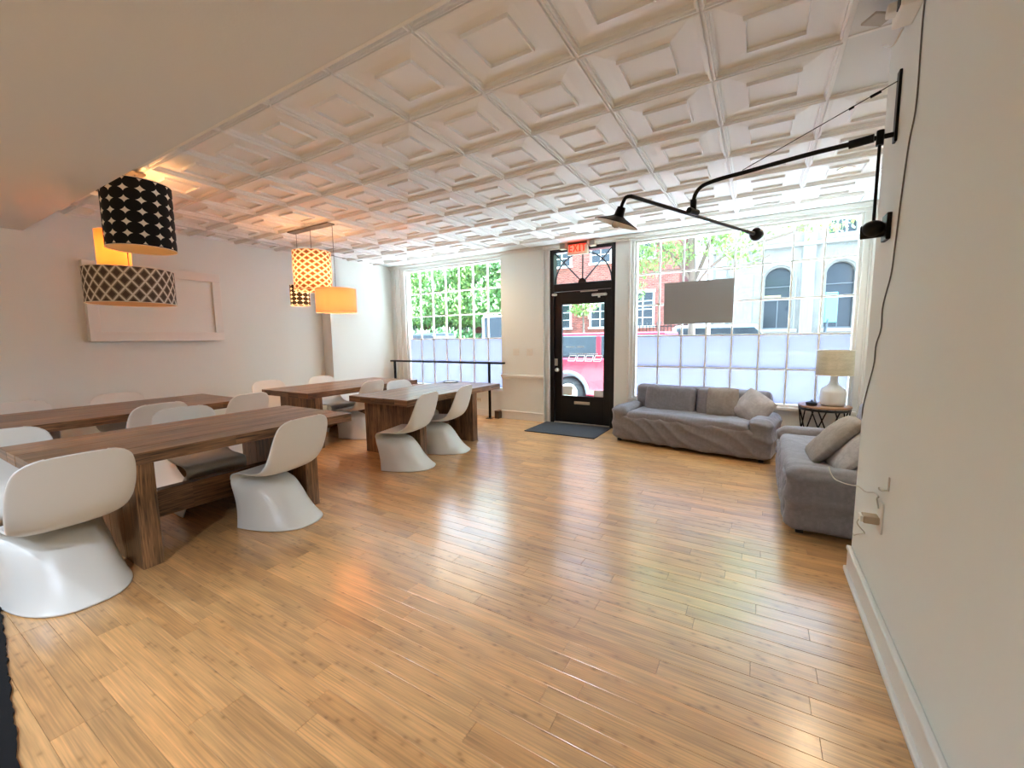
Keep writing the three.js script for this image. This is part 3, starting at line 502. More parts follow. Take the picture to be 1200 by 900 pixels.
function sofa(label, w, d, x, z, turn, opt) {      // local: front towards +z, origin at the middle of the base
  const s = thing('sofa', label, 'sofa', [x, 0, z], turn), aw = opt.arm, ah = opt.armH;
  const P = (n, g, X, Y, Z, m = M.grey) => { const o = mesh(n, g, m, s); o.position.set(X, Y, Z); return o; };
  P('skirted_base', softBox(w - aw * 1.2, 0.34, d - 0.06, 0.045, [120, 26, 36], 0.016, 3, drape(1, 0.7)), 0, 0.2, 0.03);
  P('seat_cushion', softBox(w - 2 * aw + 0.06, 0.17, d - 0.18, 0.07, [60, 8, 34], 0.012, 9, drape(4, 0.3)), 0, 0.355, 0.08);
  for (const k of [-1, 1]) P('armrest', softBox(aw, ah - 0.03, d - 0.02, 0.085, [16, 24, 40], 0.018, 5 + k, drape(7 + k, 0.2)), k * (w / 2 - aw / 2), (ah + 0.03) / 2, 0.01);
  P('backrest', softBox(w - aw * 0.9, opt.backH - 0.08, 0.19, 0.07, [60, 24, 10], 0.012, 12, drape(9, 0.15)), 0, (opt.backH + 0.08) / 2, -d / 2 + 0.1);
  for (const k of opt.split) P('back_cushion', softBox(k[1], opt.backH - 0.36, 0.15, 0.065, [40, 24, 10], 0.012, k[0] * 5), k[0], opt.backH - (opt.backH - 0.36) / 2 + 0.005, -d / 2 + 0.25).rotation.x = -0.12;
  for (const a of [-1, 1]) for (const b of [-1, 1]) mesh('foot', rlim(a * (w / 2 - 0.1) - 0.025, a * (w / 2 - 0.1) + 0.025, 0, 0.06, b * (d / 2 - 0.1) - 0.025, b * (d / 2 - 0.1) + 0.025, 0.004), M.black, s);
  return s;
}
const th1 = 9.8 * RAD, s1w = 1.93, s1d = 0.78, f1 = [-1.735, -5.6];    // front left foot of the window sofa
const ax1 = [Math.cos(th1), Math.sin(th1)], c1 = [f1[0] + ax1[0] * s1w / 2 + ax1[1] * s1d / 2, f1[1] + ax1[1] * s1w / 2 - ax1[0] * s1d / 2];
sofa('grey slipcovered sofa standing under the right shop window', s1w, s1d, c1[0], c1[1], -th1, { arm: 0.24, armH: 0.5, backH: 0.75, split: [[-0.33, 0.68], [0.35, 0.64]] });
sofa('grey slipcovered sofa along the alcove wall, at a right angle to the window sofa', 1.75, 0.93, 0.68, -4.33, -Math.PI / 2, { arm: 0.2, armH: 0.5, backH: 0.8, split: [[-0.36, 0.68], [0.36, 0.68]] });
function pillow(label, m, w, h, t, x, y, z, rx, ry, rz, seed) { const o = mesh('throw_pillow', pillowGeo(w, h, t, seed), m); o.position.set(x, y, z); o.rotation.set(rx, ry, rz, 'YXZ'); tag(o, label, 'pillow', 'throw pillows'); }
pillow('furry taupe throw pillow leaning on the back of the window sofa', M.pillow, 0.37, 0.37, 0.14, -0.36, 0.6, -5.82, -0.2, -th1, 0.02, 1);
pillow('pale lilac throw pillow slumped on its corner against the window sofa arm', M.pillowLight, 0.4, 0.38, 0.16, -0.02, 0.57, -5.72, -0.42, -th1 - 0.25, -0.5, 4);
pillow('beige throw pillow leaning on the alcove sofa back, the farther of two', M.pillow, 0.46, 0.46, 0.15, 0.55, 0.6, -4.12, -0.72, -Math.PI / 2, 0.05, 7);
pillow('pale grey throw pillow by the near armrest of the alcove sofa', M.pillowLight, 0.42, 0.42, 0.14, 0.66, 0.585, -3.87, -0.72, -Math.PI / 2 + 0.1, 0.05, 9);

// ------------------------------------------------------------------ side table, lamp and pot
{
  const t = thing('side_table', 'small oval side table with crossed black metal legs in the window corner', 'side table', [0.7, 0, -6.02]), y = 0.585;
  mesh('table_top', tint(uvBox(lathe([[0, 0], [0.25, 0], [0.26, 0.006], [0.26, 0.02], [0.25, 0.026], [0, 0.026]], 48).translate(0, y - 0.0, 0), 'x', 2, 1), [1.5, 1.45, 1.4]), M.wood, t);
  mesh('apron_ring', new THREE.CylinderGeometry(0.252, 0.252, 0.03, 48, 1, true).translate(0, y - 0.016, 0), std({ color: 0x14120f, roughness: 0.5, side: THREE.DoubleSide }), t);
  for (let k = 0; k < 6; k++) { const a = k * Math.PI / 3, b = a + 0.85; const P = (q, h) => [0.245 * Math.cos(q), h, 0.245 * Math.sin(q)]; mesh('cross_bar', [rod(P(a, 0.01), P(b, y - 0.02), 0.008, 6), rod(P(b, 0.01), P(a, y - 0.02), 0.008, 6)], M.blackMetal, t); }
  mesh('foot_ring', new THREE.TorusGeometry(0.245, 0.01, 6, 48).rotateX(Math.PI / 2).translate(0, 0.01, 0), M.blackMetal, t);
  const l = thing('table_lamp', 'white ceramic bottle lamp with beige drum shade on the side table', 'table lamp', [0.775, 0.611, -6.03]);
  mesh('lamp_base', lathe([[0, 0], [0.1, 0], [0.118, 0.012], [0.126, 0.05], [0.126, 0.15], [0.118, 0.185], [0.085, 0.212], [0.055, 0.24], [0.04, 0.27], [0.034, 0.33], [0.034, 0.36], [0, 0.36]], 48), M.ceramic, l);
  mesh('foot', cyl(0.104, 0.104, 0.01, 0, 0, 0, 40), std({ color: 0x8a6c4a, roughness: 0.7 }), l);
  mesh('lamp_shade', new THREE.CylinderGeometry(0.175, 0.18, 0.285, 56, 1, true).translate(0, 0.355 + 0.1425, 0), shadeMat({ color: 0xe6cfa8, map: fabricTex }, 0.45), l);
  mesh('shade_ring', [new THREE.TorusGeometry(0.18, 0.003, 6, 56).rotateX(Math.PI / 2).translate(0, 0.356, 0), new THREE.TorusGeometry(0.175, 0.003, 6, 56).rotateX(Math.PI / 2).translate(0, 0.64, 0)], lining, l);
  mesh('harp', [rod([0, 0.36, 0], [0, 0.62, 0], 0.005, 8), rod([-0.175, 0.62, 0], [0.175, 0.62, 0], 0.003, 6)], M.chrome, l);
  const p = thing('lidded_pot', 'small black lidded pot on the side table beside the lamp', 'pot', [0.565, 0.611, -5.9]);
  mesh('pot_body', lathe([[0, 0], [0.045, 0], [0.056, 0.012], [0.056, 0.036], [0.05, 0.04], [0, 0.04]], 32), M.black, p); mesh('lid_knob', lathe([[0.05, 0.04], [0.02, 0.05], [0.008, 0.054], [0.012, 0.066], [0, 0.07]], 24), M.black, p);
}

// ------------------------------------------------------------------ sign in the right window
{ const s = thing('hanging_sign', 'blank grey rectangular sign hung inside the right shop window', 'sign', [-0.757, 1.61, -6.368]); mesh('sign_board', rlim(-0.445, 0.445, 0, 0.59, -0.006, 0.006, 0.003), M.signGrey, s); for (const k of [-0.35, 0.35]) mesh('suction_hook', cyl(0.015, 0.015, 0.016, 0, 0, 0, 16).rotateX(Math.PI / 2).translate(k, 0.56, -0.022), M.plastic, s); }

// ------------------------------------------------------------------ swing-arm wall lamp
{
  const w = thing('swing_arm_lamp', 'black swing-arm wall lamp with counterweight ball and small metal shade', 'wall lamp');
  const xw = XR - 0.03, zp = -2.83, ya = 2.41;
  mesh('wall_bar', [rlim(XR - 0.012, XR, 2.37, 2.7, zp - 0.022, zp + 0.022, 0.003)], M.blackMetal, w);
  mesh('pivot', [rod([XR - 0.01, ya, zp], [0.44, ya, zp - 0.01], 0.012), rod([0.478, ya - 0.04, zp], [0.478, ya + 0.03, zp], 0.016), rod([0.455, ya, zp], [0.36, ya, zp - 0.03], 0.021)], M.blackMetal, w);
  const E = [-0.415, -3.1];
  mesh('arm', tube([[0.44, ya, zp - 0.01], [0.2, ya, -2.88], [-0.1, ya, -2.97], [-0.3, ya - 0.002, -3.03], [-0.37, ya - 0.015, -3.06], [-0.405, ya - 0.05, -3.085], [E[0], ya - 0.1, E[1]], [E[0], ya - 0.15, E[1]]], 0.0125, 60, 10), M.blackMetal, w);
  mesh('joint', [cyl(0.02, 0.02, 0.07, E[0], 2.265, E[1], 16), rod([E[0] - 0.02, 2.262, E[1] + 0.045], [E[0] + 0.02, 2.262, E[1] - 0.045], 0.02)], M.blackMetal, w);
  const lampEnd = [-0.69, 2.262, -2.57], ball = [-0.055, 2.262, -4.07];
  mesh('cross_bar', [rod(lampEnd, ball, 0.0115)], M.blackMetal, w);
  mesh('counterweight', [new THREE.SphereGeometry(0.052, 28, 20).translate(...ball), rod([-0.075, 2.262, -4.02], [-0.12, 2.262, -3.92], 0.016)], M.blackMetal, w);
  const sc = [-0.775, 2.175, -2.62];
  mesh('gooseneck', tube([[-0.67, 2.262, -2.62], lampEnd, [-0.715, 2.257, -2.56], [-0.735, 2.24, -2.575], [sc[0] + 0.015, sc[1] + 0.04, sc[2] + 0.01]], 0.011, 30, 8), M.blackMetal, w);
  const sh = new THREE.Group(); sh.name = 'lamp_shade'; w.add(sh); sh.position.set(...sc); sh.quaternion.setFromAxisAngle(V(-0.28, 0, -0.96), 0.34).multiply(new THREE.Quaternion().setFromAxisAngle(V(0.96, 0, -0.28), 0.13));
  mesh('shade_cone', lathe([[0.018, 0.05], [0.024, 0.05], [0.03, 0.0], [0.05, -0.012], [0.135, -0.045], [0.136, -0.049], [0.05, -0.017], [0.02, -0.006]], 44), M.blackMetal, sh);
  mesh('shade_inside', lathe([[0.134, -0.0485], [0.05, -0.0185], [0.012, -0.009]], 44), std({ color: 0xcfc6b6, roughness: 0.5, side: THREE.DoubleSide }), sh);
  mesh('bulb', lathe([[0, -0.075], [0.02, -0.068], [0.026, -0.05], [0.016, -0.02], [0.012, 0]], 24), phy({ color: 0xfff8e8, roughness: 0.2, transmission: 0.6, thickness: 0.01 }), sh);
  mesh('stay_cable', [rod([XR - 0.012, 2.655, zp], [-0.13, ya + 0.014, -2.975], 0.0022, 6), rod([0.47, 2.63, zp - 0.01], [0.43, 2.618, zp - 0.02], 0.007, 6), rod([0.37, 2.597, zp - 0.035], [0.35, 2.59, zp - 0.04], 0.006, 6)], M.blackMetal, w);
  mesh('drop_rod', [rod([0.478, ya, zp], [0.478, 2.0, zp], 0.007)], M.blackMetal, w);
  mesh('pulley_box', [rlim(XR - 0.02, XR, 1.9, 2.03, zp - 0.05, zp + 0.05, 0.004), new THREE.SphereGeometry(0.055, 20, 14).scale(0.9, 0.75, 1).translate(0.478, 1.965, zp), rod([0.43, 1.955, zp - 0.02], [XR - 0.01, 1.955, zp], 0.035)], M.blackMetal, w);
}
// ------------------------------------------------------------------ small things on the right wall
{ const c = mesh('wall_wire', tube([[0.535, 2.93, -2.5], [0.535, 2.755, -2.523], [0.535, 2.381, -2.516], [0.535, 2.28, -2.569], [0.535, 2.095, -2.616], [0.535, 1.837, -2.662], [0.535, 1.722, -2.685], [0.535, 1.566, -2.796], [0.535, 1.459, -2.794], [0.535, 1.37, -2.873], [0.535, 1.28, -2.88], [0.535, 1.105, -3.003], [0.536, 0.99, -3.07], [0.55, 0.9, -3.106], [0.58, 0.8, -3.106]], 0.0032, 120, 6), M.cordGrey); tag(c, 'thin grey wire running down the right wall beside the wall lamp', 'wire'); }
{
  const o = thing('wall_outlet', 'white outlet with a plugged-in tan adapter low on the right wall', 'outlet', [XR, 0.56, -2.52]);
  mesh('plate', rlim(-0.008, 0, -0.07, 0.08, -0.04, 0.04, 0.004, 2), M.plastic, o);
  const a = thing('power_adapter', 'tan plug-in power adapter in the right wall outlet', 'adapter', [XR - 0.008, 0.545, -2.53]); mesh('adapter_body', rlim(-0.06, 0, -0.018, 0.018, -0.03, 0.03, 0.005, 2), std({ color: 0xb9a489, roughness: 0.5 }), a); mesh('adapter_end', rlim(-0.072, -0.06, -0.015, 0.015, -0.026, 0.026, 0.004, 2), M.plastic, a);
  tag(mesh('lamp_cable', tube([[0.53, 0.6, -2.53], [0.525, 0.64, -2.55], [0.52, 0.666, -2.5], [0.525, 0.655, -2.6], [0.525, 0.6, -2.78], [0.522, 0.575, -2.95], [0.518, 0.53, -3.11], [0.5, 0.49, -3.28], [0.475, 0.475, -3.42], [0.46, 0.5, -3.445], [0.452, 0.535, -3.47]], 0.0035, 80, 6), M.cordWhite), 'pale cable looping from the wall outlet over to the alcove sofa arm', 'cable');
  tag(mesh('adapter_cable', tube([[0.468, 0.54, -2.54], [0.462, 0.5, -2.57], [0.5, 0.44, -2.62], [0.53, 0.36, -2.8], [0.53, 0.3, -2.93], [0.535, 0.25, -3.04], [0.545, 0.24, -3.108]], 0.003, 60, 6), M.cordWhite), 'thin pale cable hanging from the tan adapter toward the baseboard', 'cable');
  const h = thing('wall_hook', 'small bare metal hook on the right wall above the outlet', 'hook', [XR, 0.755, -2.43]);
  mesh('hook_back', rlim(-0.006, 0, -0.035, 0.03, -0.006, 0.006, 0.002), M.chrome, h); mesh('hook_arm', tube([[-0.003, -0.03, 0], [-0.025, -0.036, 0], [-0.035, -0.03, 0], [-0.036, -0.022, 0]], 0.0035, 20, 6), M.chrome, h);
}
{
  const s = thing('wall_speaker_bracket', 'white corner bracket with a grey paddle high on the right wall', 'bracket', [XR, 2.83, -2.62]);
  mesh('bracket_body', [rlim(-0.075, 0, 0.0, 0.075, -0.09, 0.09, 0.01, 2), rlim(-0.11, -0.05, 0.02, 0.06, -0.03, 0.03, 0.008, 2)], M.plastic, s);
  mesh('dark_slot', [rlim(-0.08, -0.004, 0.03, 0.05, 0.088, 0.096, 0.003), rlim(-0.08, -0.07, 0.015, 0.06, 0.02, 0.07, 0.003)], std({ color: 0x4a4640, roughness: 0.7 }), s);
  mesh('paddle', rlim(-0.05, 0.05, -0.006, 0.006, -0.04, 0.04, 0.005, 2).rotateY(0.6).translate(-0.13, 0.05, -0.05), std({ color: 0xb7aea0, roughness: 0.6 }), s);
  mesh('cord_tail', tube([[-0.03, 0.0, -0.09], [-0.05, -0.03, -0.16], [-0.07, 0.03, -0.26]], 0.004, 20, 6), M.plastic, s);
}

// ------------------------------------------------------------------ the street
struct('sidewalk', uvBox(lim(-45, 25, -0.4, -0.16, -9.0, -6.62), 'x', 2, 2), M.concrete);
struct('sidewalk', uvBox(lim(-45, 25, -0.4, -0.16, -30, -16.6), 'x', 2, 2), M.pavers);
struct('road', uvBox(lim(-45, 25, -0.5, -0.3, -16.6, -9.0), 'x', 2, 2), M.asphalt);
const zBld = -21;
function streetWindow(b, x, y, w, h, z) {
  const f = mesh('window_frame', [rlim(x - w / 2 - 0.09, x - w / 2, y, y + h, z - 0.02, z + 0.08, 0.01), rlim(x + w / 2, x + w / 2 + 0.09, y, y + h, z - 0.02, z + 0.08, 0.01), rlim(x - w / 2 - 0.12, x + w / 2 + 0.12, y + h, y + h + 0.14, z - 0.02, z + 0.1, 0.01), rlim(x - w / 2 - 0.14, x + w / 2 + 0.14, y - 0.1, y, z - 0.02, z + 0.14, 0.01)], M.whitePaint, b);
  mesh('glazing_bar', [lim(x - 0.025, x + 0.025, y, y + h, z + 0.005, z + 0.04), ...[1, 2, 3].map((k) => lim(x - w / 2, x + w / 2, y + h * k / 4 - 0.02, y + h * k / 4 + 0.02, z + 0.005, z + 0.038))], M.whitePaint, f);
  mesh('pane', lim(x - w / 2, x + w / 2, y, y + h, z - 0.02, z + 0.008), M.darkGlass, f);
}
{
  const b = thing('brick_building', 'red brick building with white sash windows across the street', 'building', [0, -0.16, 0]);
  mesh('brick_wall', uvBox(lim(-34, -3.3, 0, 9.5, zBld - 4, zBld), 'x', 2.4, 2.4), M.brick, b); mesh('cornice', rlim(-34.1, -3.2, 9.2, 9.6, zBld - 0.2, zBld + 0.25, 0.03), M.whitePaint, b); mesh('stone_band', lim(-34, -3.28, 0, 0.7, zBld, zBld + 0.05), M.stone, b);
  for (let k = 0; k < 9; k++) for (const y of [2.15, 5.4]) streetWindow(b, -4.95 - k * 2.15, y, 0.95, 1.6, zBld);
}
{
  const b = thing('stone_building', 'pale stone building with two tall arched windows across the street', 'building', [0, -0.16, 0]);
  const sh = new THREE.Shape([[-1.9, 0], [9, 0], [9, 10.5], [-1.9, 10.5]].map((p) => new THREE.Vector2(...p)));
  const arches = [[0.62, 1.85, 0.98, 2.55], [2.66, 1.85, 0.9, 2.6]];
  for (const [x, y, w, h] of arches) { const q = new THREE.Path(); q.moveTo(x - w / 2, y); q.lineTo(x - w / 2, y + h - w / 2); q.absarc(x, y + h - w / 2, w / 2, Math.PI, 0, true); q.lineTo(x + w / 2, y); q.closePath(); sh.holes.push(q); }
  const up = new THREE.Path(); up.moveTo(2.2, 5.55); up.lineTo(3.05, 5.55); up.lineTo(3.05, 6.9); up.lineTo(2.2, 6.9); up.closePath(); sh.holes.push(up);
  mesh('stone_wall', uvBox(new THREE.ExtrudeGeometry(sh, { depth: 0.45, bevelEnabled: false, curveSegments: 20 }).translate(0, 0, zBld + 0.15 - 0.45), 'x', 3, 3), M.stone, b);
  mesh('stone_back', lim(-1.9, 9, 0, 10.5, zBld - 4, zBld - 0.32), M.stone, b);
  for (const [x, y, w, h] of arches) {
    const f = mesh('arch_window', lim(x - w / 2, x + w / 2, y, y + h, zBld - 0.2, zBld - 0.16), M.darkGlass, b);
    mesh('sash', [rlim(x - w / 2, x + w / 2, y + 1.2, y + 1.28, zBld - 0.16, zBld - 0.1, 0.01), rlim(x - w / 2, x + w / 2, y + 1.75, y + 1.79, zBld - 0.16, zBld - 0.1, 0.01), rlim(x - 0.02, x + 0.02, y, y + 1.2, zBld - 0.16, zBld - 0.11, 0.01), rlim(x - w / 2, x + w / 2, y, y + 0.07, zBld - 0.16, zBld - 0.08, 0.01)], std({ color: 0x6f7478, roughness: 0.6 }), f);
    const pts = []; for (let k = 0; k <= 24; k++) { const a = Math.PI * k / 24; pts.push([x - (w / 2 + 0.1) * Math.cos(a), y + h - w / 2 + (w / 2 + 0.1) * Math.sin(a), zBld + 0.17]); }
    mesh('arch_moulding', [tube(pts, 0.05, 48, 6), rod([x - w / 2 - 0.1, y, zBld + 0.17], pts[0], 0.05, 6), rod([x + w / 2 + 0.1, y, zBld + 0.17], pts[24], 0.05, 6)], M.stone, b);
    mesh('sill', rlim(x - w / 2 - 0.2, x + w / 2 + 0.2, y - 0.14, y, zBld, zBld + 0.32, 0.02), M.stone, b);
  }
  mesh('yellow_strip', lim(0.13, 0.72, 3.2, 3.28, zBld - 0.16, zBld - 0.1), std({ color: 0xe0cf86, roughness: 0.6 }), b);
  const u = mesh('upper_window', lim(2.2, 3.05, 5.55, 6.9, zBld - 0.2, zBld - 0.16), M.darkGlass, b); mesh('glazing_bar', [2.48, 2.77].map((x) => lim(x - 0.025, x + 0.025, 5.55, 6.9, zBld - 0.16, zBld - 0.11)), M.whitePaint, u);
  for (const x of [-1.55, 1.6, 3.75]) mesh('pilaster', rlim(x - 0.22, x + 0.22, 0, 10.4, zBld + 0.1, zBld + 0.3, 0.02), M.stone, b);
  mesh('string_course', rlim(-1.95, 9, 5.15, 5.3, zBld + 0.1, zBld + 0.34, 0.03), M.stone, b);
  mesh('recessed_panel', rlim(-1.2, -0.3, 1.85, 4.2, zBld + 0.12, zBld + 0.2, 0.02), M.stone, b); mesh('plinth', rlim(-1.95, 9, 0, 1.5, zBld + 0.1, zBld + 0.3, 0.03), M.stone, b);
  const mono = std({ color: 0x8b918e, roughness: 0.7 }), L = [];
  const R = new TextGeometry('R', { font, size: 0.24, depth: 0.02, curveSegments: 4 }).translate(2.4, 4.72, zBld + 0.15); L.push(R);
  'UNITED'.split('').forEach((c, k) => { const a = (k - 2.5) * 0.17; L.push(new TextGeometry(c, { font, size: 0.1, depth: 0.02, curveSegments: 3 }).rotateZ(-a * 0.55).translate(2.5 + 0.72 * Math.sin(a), 4.42 + 0.68 * Math.cos(a), zBld + 0.15)); });
  mesh('wall_lettering', L, mono, b);
}
{ // iron fence before the brick building
  const f = thing('iron_fence', 'dark iron picket fence before the brick building', 'fence', [-3.9, -0.16, -19.6]); mesh('rail', rlim(-1.2, 1.2, 2.05, 2.09, -0.02, 0.02, 0.006), M.black, f); mesh('rail', rlim(-1.2, 1.2, 0.35, 0.39, -0.02, 0.02, 0.006), M.black, f);
  const pk = cyl(0.016, 0.016, 2.2, 0, 0, 0, 6), tip = new THREE.ConeGeometry(0.035, 0.14, 6).translate(0, 2.25, 0), g = merge([pk, tip]); for (let k = 0; k < 16; k++) mesh('picket', g, M.black, f).position.x = -1.15 + k * 0.153;
}
{ const s = thing('street_sign', 'tilted turquoise sign on a thin post outside the right shop window', 'sign', [1.62, -0.16, -16.9], 0.1); mesh('post', rod([0.0, 0, 0], [0.28, 2.1, 0], 0.04, 8), M.darkGlass, s); mesh('sign_panel', rlim(0.18, 0.5, 2.0, 2.95, -0.03, 0.03, 0.01), std({ color: 0x4fb0a6, roughness: 0.5 }), s); }

// cars: side profile along x, nose to +x
function car(label, x, z, turn, len, H, color, o = {}) {
  const c = thing('parked_car', label, 'car', [x, -0.3, z], turn), paint = phy({ color, roughness: 0.3, clearcoat: 0.8, clearcoatRoughness: 0.1 }), w = o.w ?? 1.8, wr = o.wr ?? 0.34, L = len / 2;
  const belt = o.belt ?? 0.95, wx = o.wx ?? L * 0.62, sh = new THREE.Shape();
  sh.moveTo(-L, 0.35); sh.lineTo(-wx - wr - 0.09, 0.3); sh.absarc(-wx, wr, wr + 0.09, Math.PI, 0, true); sh.lineTo(wx - wr - 0.09, 0.3); sh.absarc(wx, wr, wr + 0.09, Math.PI, 0, true); sh.lineTo(L, 0.35); sh.lineTo(L + 0.02, belt * 0.72); sh.quadraticCurveTo(L, belt * 0.95, L * 0.55, belt); sh.lineTo(-L + 0.05, belt); sh.quadraticCurveTo(-L - 0.03, belt * 0.7, -L, 0.35);
  mesh('car_body', new THREE.ExtrudeGeometry(sh, { depth: w - 0.12, bevelSize: 0.05, bevelThickness: 0.06, bevelSegments: 3, curveSegments: 14 }).translate(0, 0, -w / 2 + 0.06), paint, c);
  const r0 = o.back ?? -L * 0.92, r1 = o.front ?? L * 0.12, cab = new THREE.Shape([[r0 - 0.04, belt], [L * 0.5, belt], [r1, H], [r0 + 0.22, H]].map((p) => new THREE.Vector2(...p)));
  mesh('car_glass', new THREE.ExtrudeGeometry(cab, { depth: w - 0.34, bevelSize: 0.03, bevelThickness: 0.06, bevelSegments: 2 }).translate(0, 0, -w / 2 + 0.17), M.darkGlass, c);
  mesh('car_roof', rlim(r0 + 0.15, r1 + 0.08, H - 0.03, H + 0.09, -w / 2 + 0.14, w / 2 - 0.14, 0.05, 3), paint, c);
  const posts = []; for (const px of [r0 + 0.1, (r0 + r1) / 2 - 0.1]) for (const s of [-1, 1]) posts.push(rlim(px, px + 0.12, belt - 0.02, H + 0.02, s * (w / 2 - 0.16) - 0.06, s * (w / 2 - 0.16) + 0.06, 0.02)); mesh('car_pillar', posts, paint, c);
  for (const k of [-1, 1]) for (const s of [-1, 1]) { const wh = mesh('wheel', [new THREE.TorusGeometry(wr - 0.1, 0.1, 12, 32).translate(k * wx, wr, s * (w / 2 - 0.1))], M.rubber, c); mesh('rim', [new THREE.CylinderGeometry(wr - 0.13, wr - 0.13, 0.14, 28).rotateX(Math.PI / 2).translate(k * wx, wr, s * (w / 2 - 0.1))], M.chrome, wh); if (o.flare) mesh('wheel_flare', new THREE.TorusGeometry(wr + 0.1, 0.05, 8, 28, Math.PI).translate(k * wx, wr, s * (w / 2 + 0.005)), std({ color: 0x4a4a4c, roughness: 0.8 }), wh); }
  return c;
}
car('red off-road car with grey wheel arches parked right outside the door', -2.5, -10.25, 0, 4.5, 1.76, 0x8c1428, { w: 1.85, wr: 0.4, belt: 1.2, flare: 1, wx: 1.45, front: 0.7 });
car('white car across the road, only its roof above the frosted glass', -0.4, -15.1, 0, 4.6, 1.98, 0xf2f2f4, { belt: 1.2 });
car('grey car parked among the trees outside the left window', -13.2, -15.4, 0, 4.2, 1.95, 0x2c2f36, { belt: 1.25 });
car('white van at the right end of the left window view', -8.5, -15.2, 0, 3.3, 2.6, 0xf4f4f2, { belt: 1.5, w: 1.95, front: 0.9 });
car('white car at the left end of the left window view', -18.2, -15.4, 0, 4.4, 1.8, 0xf0f0f0, { belt: 1.2 });

// trees
const leafShape = (() => { const g = new THREE.BufferGeometry(); g.setAttribute('position', new THREE.Float32BufferAttribute([0, 0, 0, 0.3, 0.5, 0.06, 0, 1, 0, -0.3, 0.5, 0.06], 3)); g.setIndex([0, 1, 2, 0, 2, 3]); g.setAttribute('uv', new THREE.Float32BufferAttribute([0, 0, 1, 0.5, 0, 1, 0, 0.5], 2)); g.computeVertexNormals(); return g; })();
function tree(label, base, branches, clumps, n, size, m, seed, group) {
  const t = thing('street_tree', label, 'tree', base, 0, group), R = rngOf(seed);
  branches.forEach(([pts, r], i) => mesh(i ? 'branch' : 'trunk', tube(pts, r, 24, 8), M.bark, t));
  const f = new THREE.InstancedMesh(leafShape, m, n), o = new THREE.Object3D(), col = new THREE.Color();
  const tot = clumps.reduce((a, c) => a + c[3] * c[4] * c[5], 0); let k = 0;
  clumps.forEach((c, q) => { const cnt = q === clumps.length - 1 ? n - k : Math.round(n * c[3] * c[4] * c[5] / tot); for (let i = 0; i < cnt && k < n; i++, k++) {
    const u = R() * 2 - 1, a = R() * 6.2832, rr = Math.pow(R(), 0.45), s = Math.sqrt(1 - u * u);
    o.position.set(c[0] + c[3] * rr * s * Math.cos(a), c[1] + c[4] * rr * u, c[2] + c[5] * rr * s * Math.sin(a)); o.rotation.set(R() * 6, R() * 6, R() * 6); o.scale.setScalar(size * (0.6 + 0.8 * R())); o.updateMatrix(); f.setMatrixAt(k, o.matrix);
    const v = 0.75 + 0.5 * R(); f.setColorAt(k, col.setRGB(v * (0.95 + 0.35 * R()), v, v * (0.7 + 0.3 * R()))); } });
  f.name = 'foliage'; f.castShadow = f.receiveShadow = true; f.userData.kind = 'stuff'; t.add(f); return t;
}
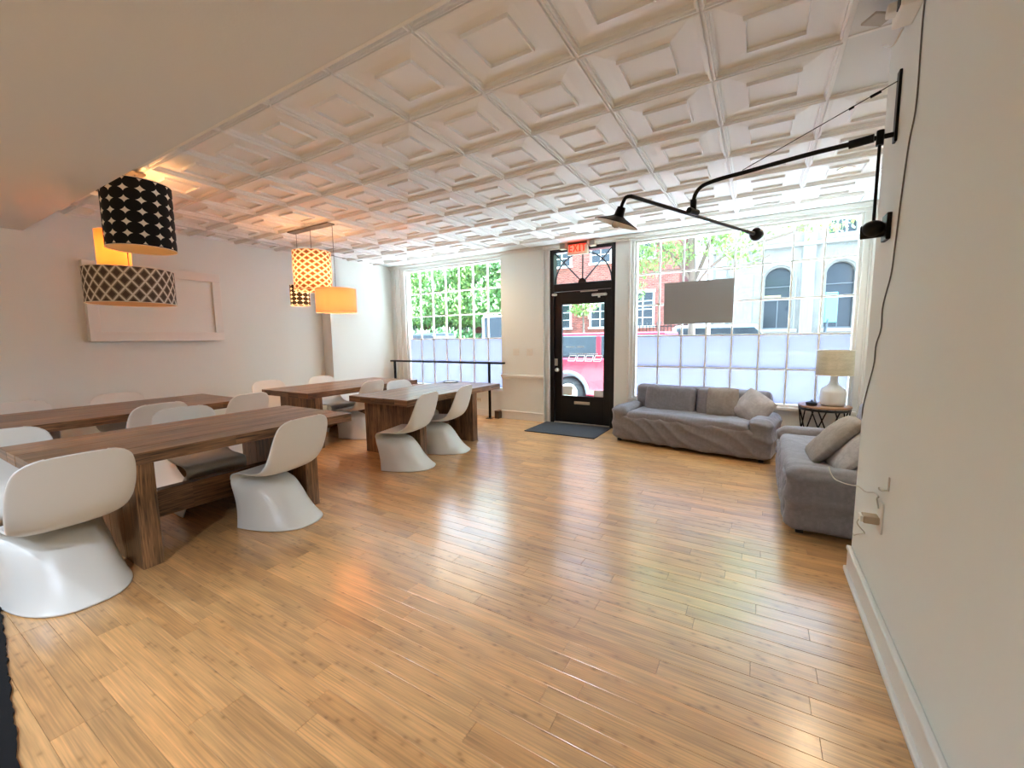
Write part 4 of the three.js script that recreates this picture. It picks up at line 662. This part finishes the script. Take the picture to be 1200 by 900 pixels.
tree('leafy street tree with bare grey limbs outside the right window', [-1.75, -0.16, -13.2], [
  [[[0, 0, 0], [0.05, 2.2, 0], [0.0, 3.6, 0], [-0.15, 6.5, 0]], 0.1], [[[0.02, 2.9, 0], [0.5, 3.5, 0.2], [1.2, 3.9, 0.3], [2.4, 4.2, 0.3], [3.2, 4.7, 0.2]], 0.035], [[[0, 3.0, 0], [0.35, 4.0, -0.2], [0.7, 5.4, -0.4]], 0.06], [[[0.5, 3.45, 0.2], [1.2, 3.4, 0.3], [1.9, 3.65, 0.4]], 0.022], [[[0, 3.2, 0], [-0.5, 3.9, 0.2], [-1.2, 4.6, 0.3]], 0.05], [[[-0.2, 3.55, 0], [-0.9, 3.5, 0.3], [-1.7, 3.3, 0.5]], 0.02]],
  [[-1.2, 4.1, 0.3, 0.8, 0.8, 0.6], [-1.5, 3.1, 0.5, 0.35, 0.55, 0.4], [0.75, 4.4, 0.1, 0.75, 0.7, 0.6], [2.0, 4.55, 0.3, 0.95, 0.42, 0.5], [1.3, 3.7, 0.4, 0.55, 0.4, 0.4], [3.0, 4.35, 0.2, 0.7, 0.35, 0.4], [0, 6.2, 0, 2.2, 1.1, 1.6], [-0.3, 3.95, 0.3, 0.5, 0.4, 0.5]], 12000, 0.125, M.leaf, 3);
{
  const spec = [[-21.5, -19.7, 3.0], [-18.4, -19.7, 2.9], [-15.6, -19.7, 2.8], [-13.0, -19.2, 2.0], [-11.5, -18.6, 1.3], [-24.5, -19.8, 3.0]];
  const labels = ['broad green tree in the middle of the left window view', 'tall green tree left of the middle in the left window view', 'bushy green tree above the grey parked car', 'green tree beside the brick wall in the left window view', 'slender tree by the white van outside', 'large green tree at the far left of the street'];
  spec.forEach(([x, z, r], i) => tree(labels[i], [x, -0.16, z], [[[[0, 0, 0], [0.1, 1.6, 0], [0, 4, 0]], 0.2]], [[0, 5.4, 0, r, 2.6, r * 0.8], [r * 0.5, 3.6, 0.6, r * 0.7, 1.3, r * 0.6], [-r * 0.5, 3.5, 0.7, r * 0.7, 1.3, r * 0.6], [0, 3.0, 1.0, r * 0.9, 0.7, r * 0.5]], 8000, 0.22, i % 2 ? M.leaf : M.leafDark, 30 + i, 'trees outside the left window'));
  const h = thing('hedge', 'low green hedge behind the parked cars outside the left window', 'hedge', [-18.2, -0.16, -17.6]), R = rngOf(8), f = new THREE.InstancedMesh(leafShape, M.leafDark, 2600), o = new THREE.Object3D(); mesh('hedge_core', rlim(-6, 6, 0, 1.9, -0.4, 0.4, 0.2, 2), std({ color: 0x3c5a30, roughness: 1 }), h);
  for (let k = 0; k < 2600; k++) { o.position.set((R() - 0.5) * 12.2, R() * 2.1, 0.42 * (R() - 0.2) + 0.2); o.rotation.set(R() * 6, R() * 6, R() * 6); o.scale.setScalar(0.2 + 0.16 * R()); o.updateMatrix(); f.setMatrixAt(k, o.matrix); } f.name = 'foliage'; f.userData.kind = 'stuff'; h.add(f);
}
tree('young leafy tree before the brick wall seen through the door', [-7.35, -0.16, -19.2], [[[[0, 0, 0], [0.03, 1.5, 0], [0, 3, 0]], 0.05]], [[0, 3.3, 0, 0.75, 0.75, 0.6]], 420, 0.2, M.leaf, 55);
renderer.render(scene, camera);
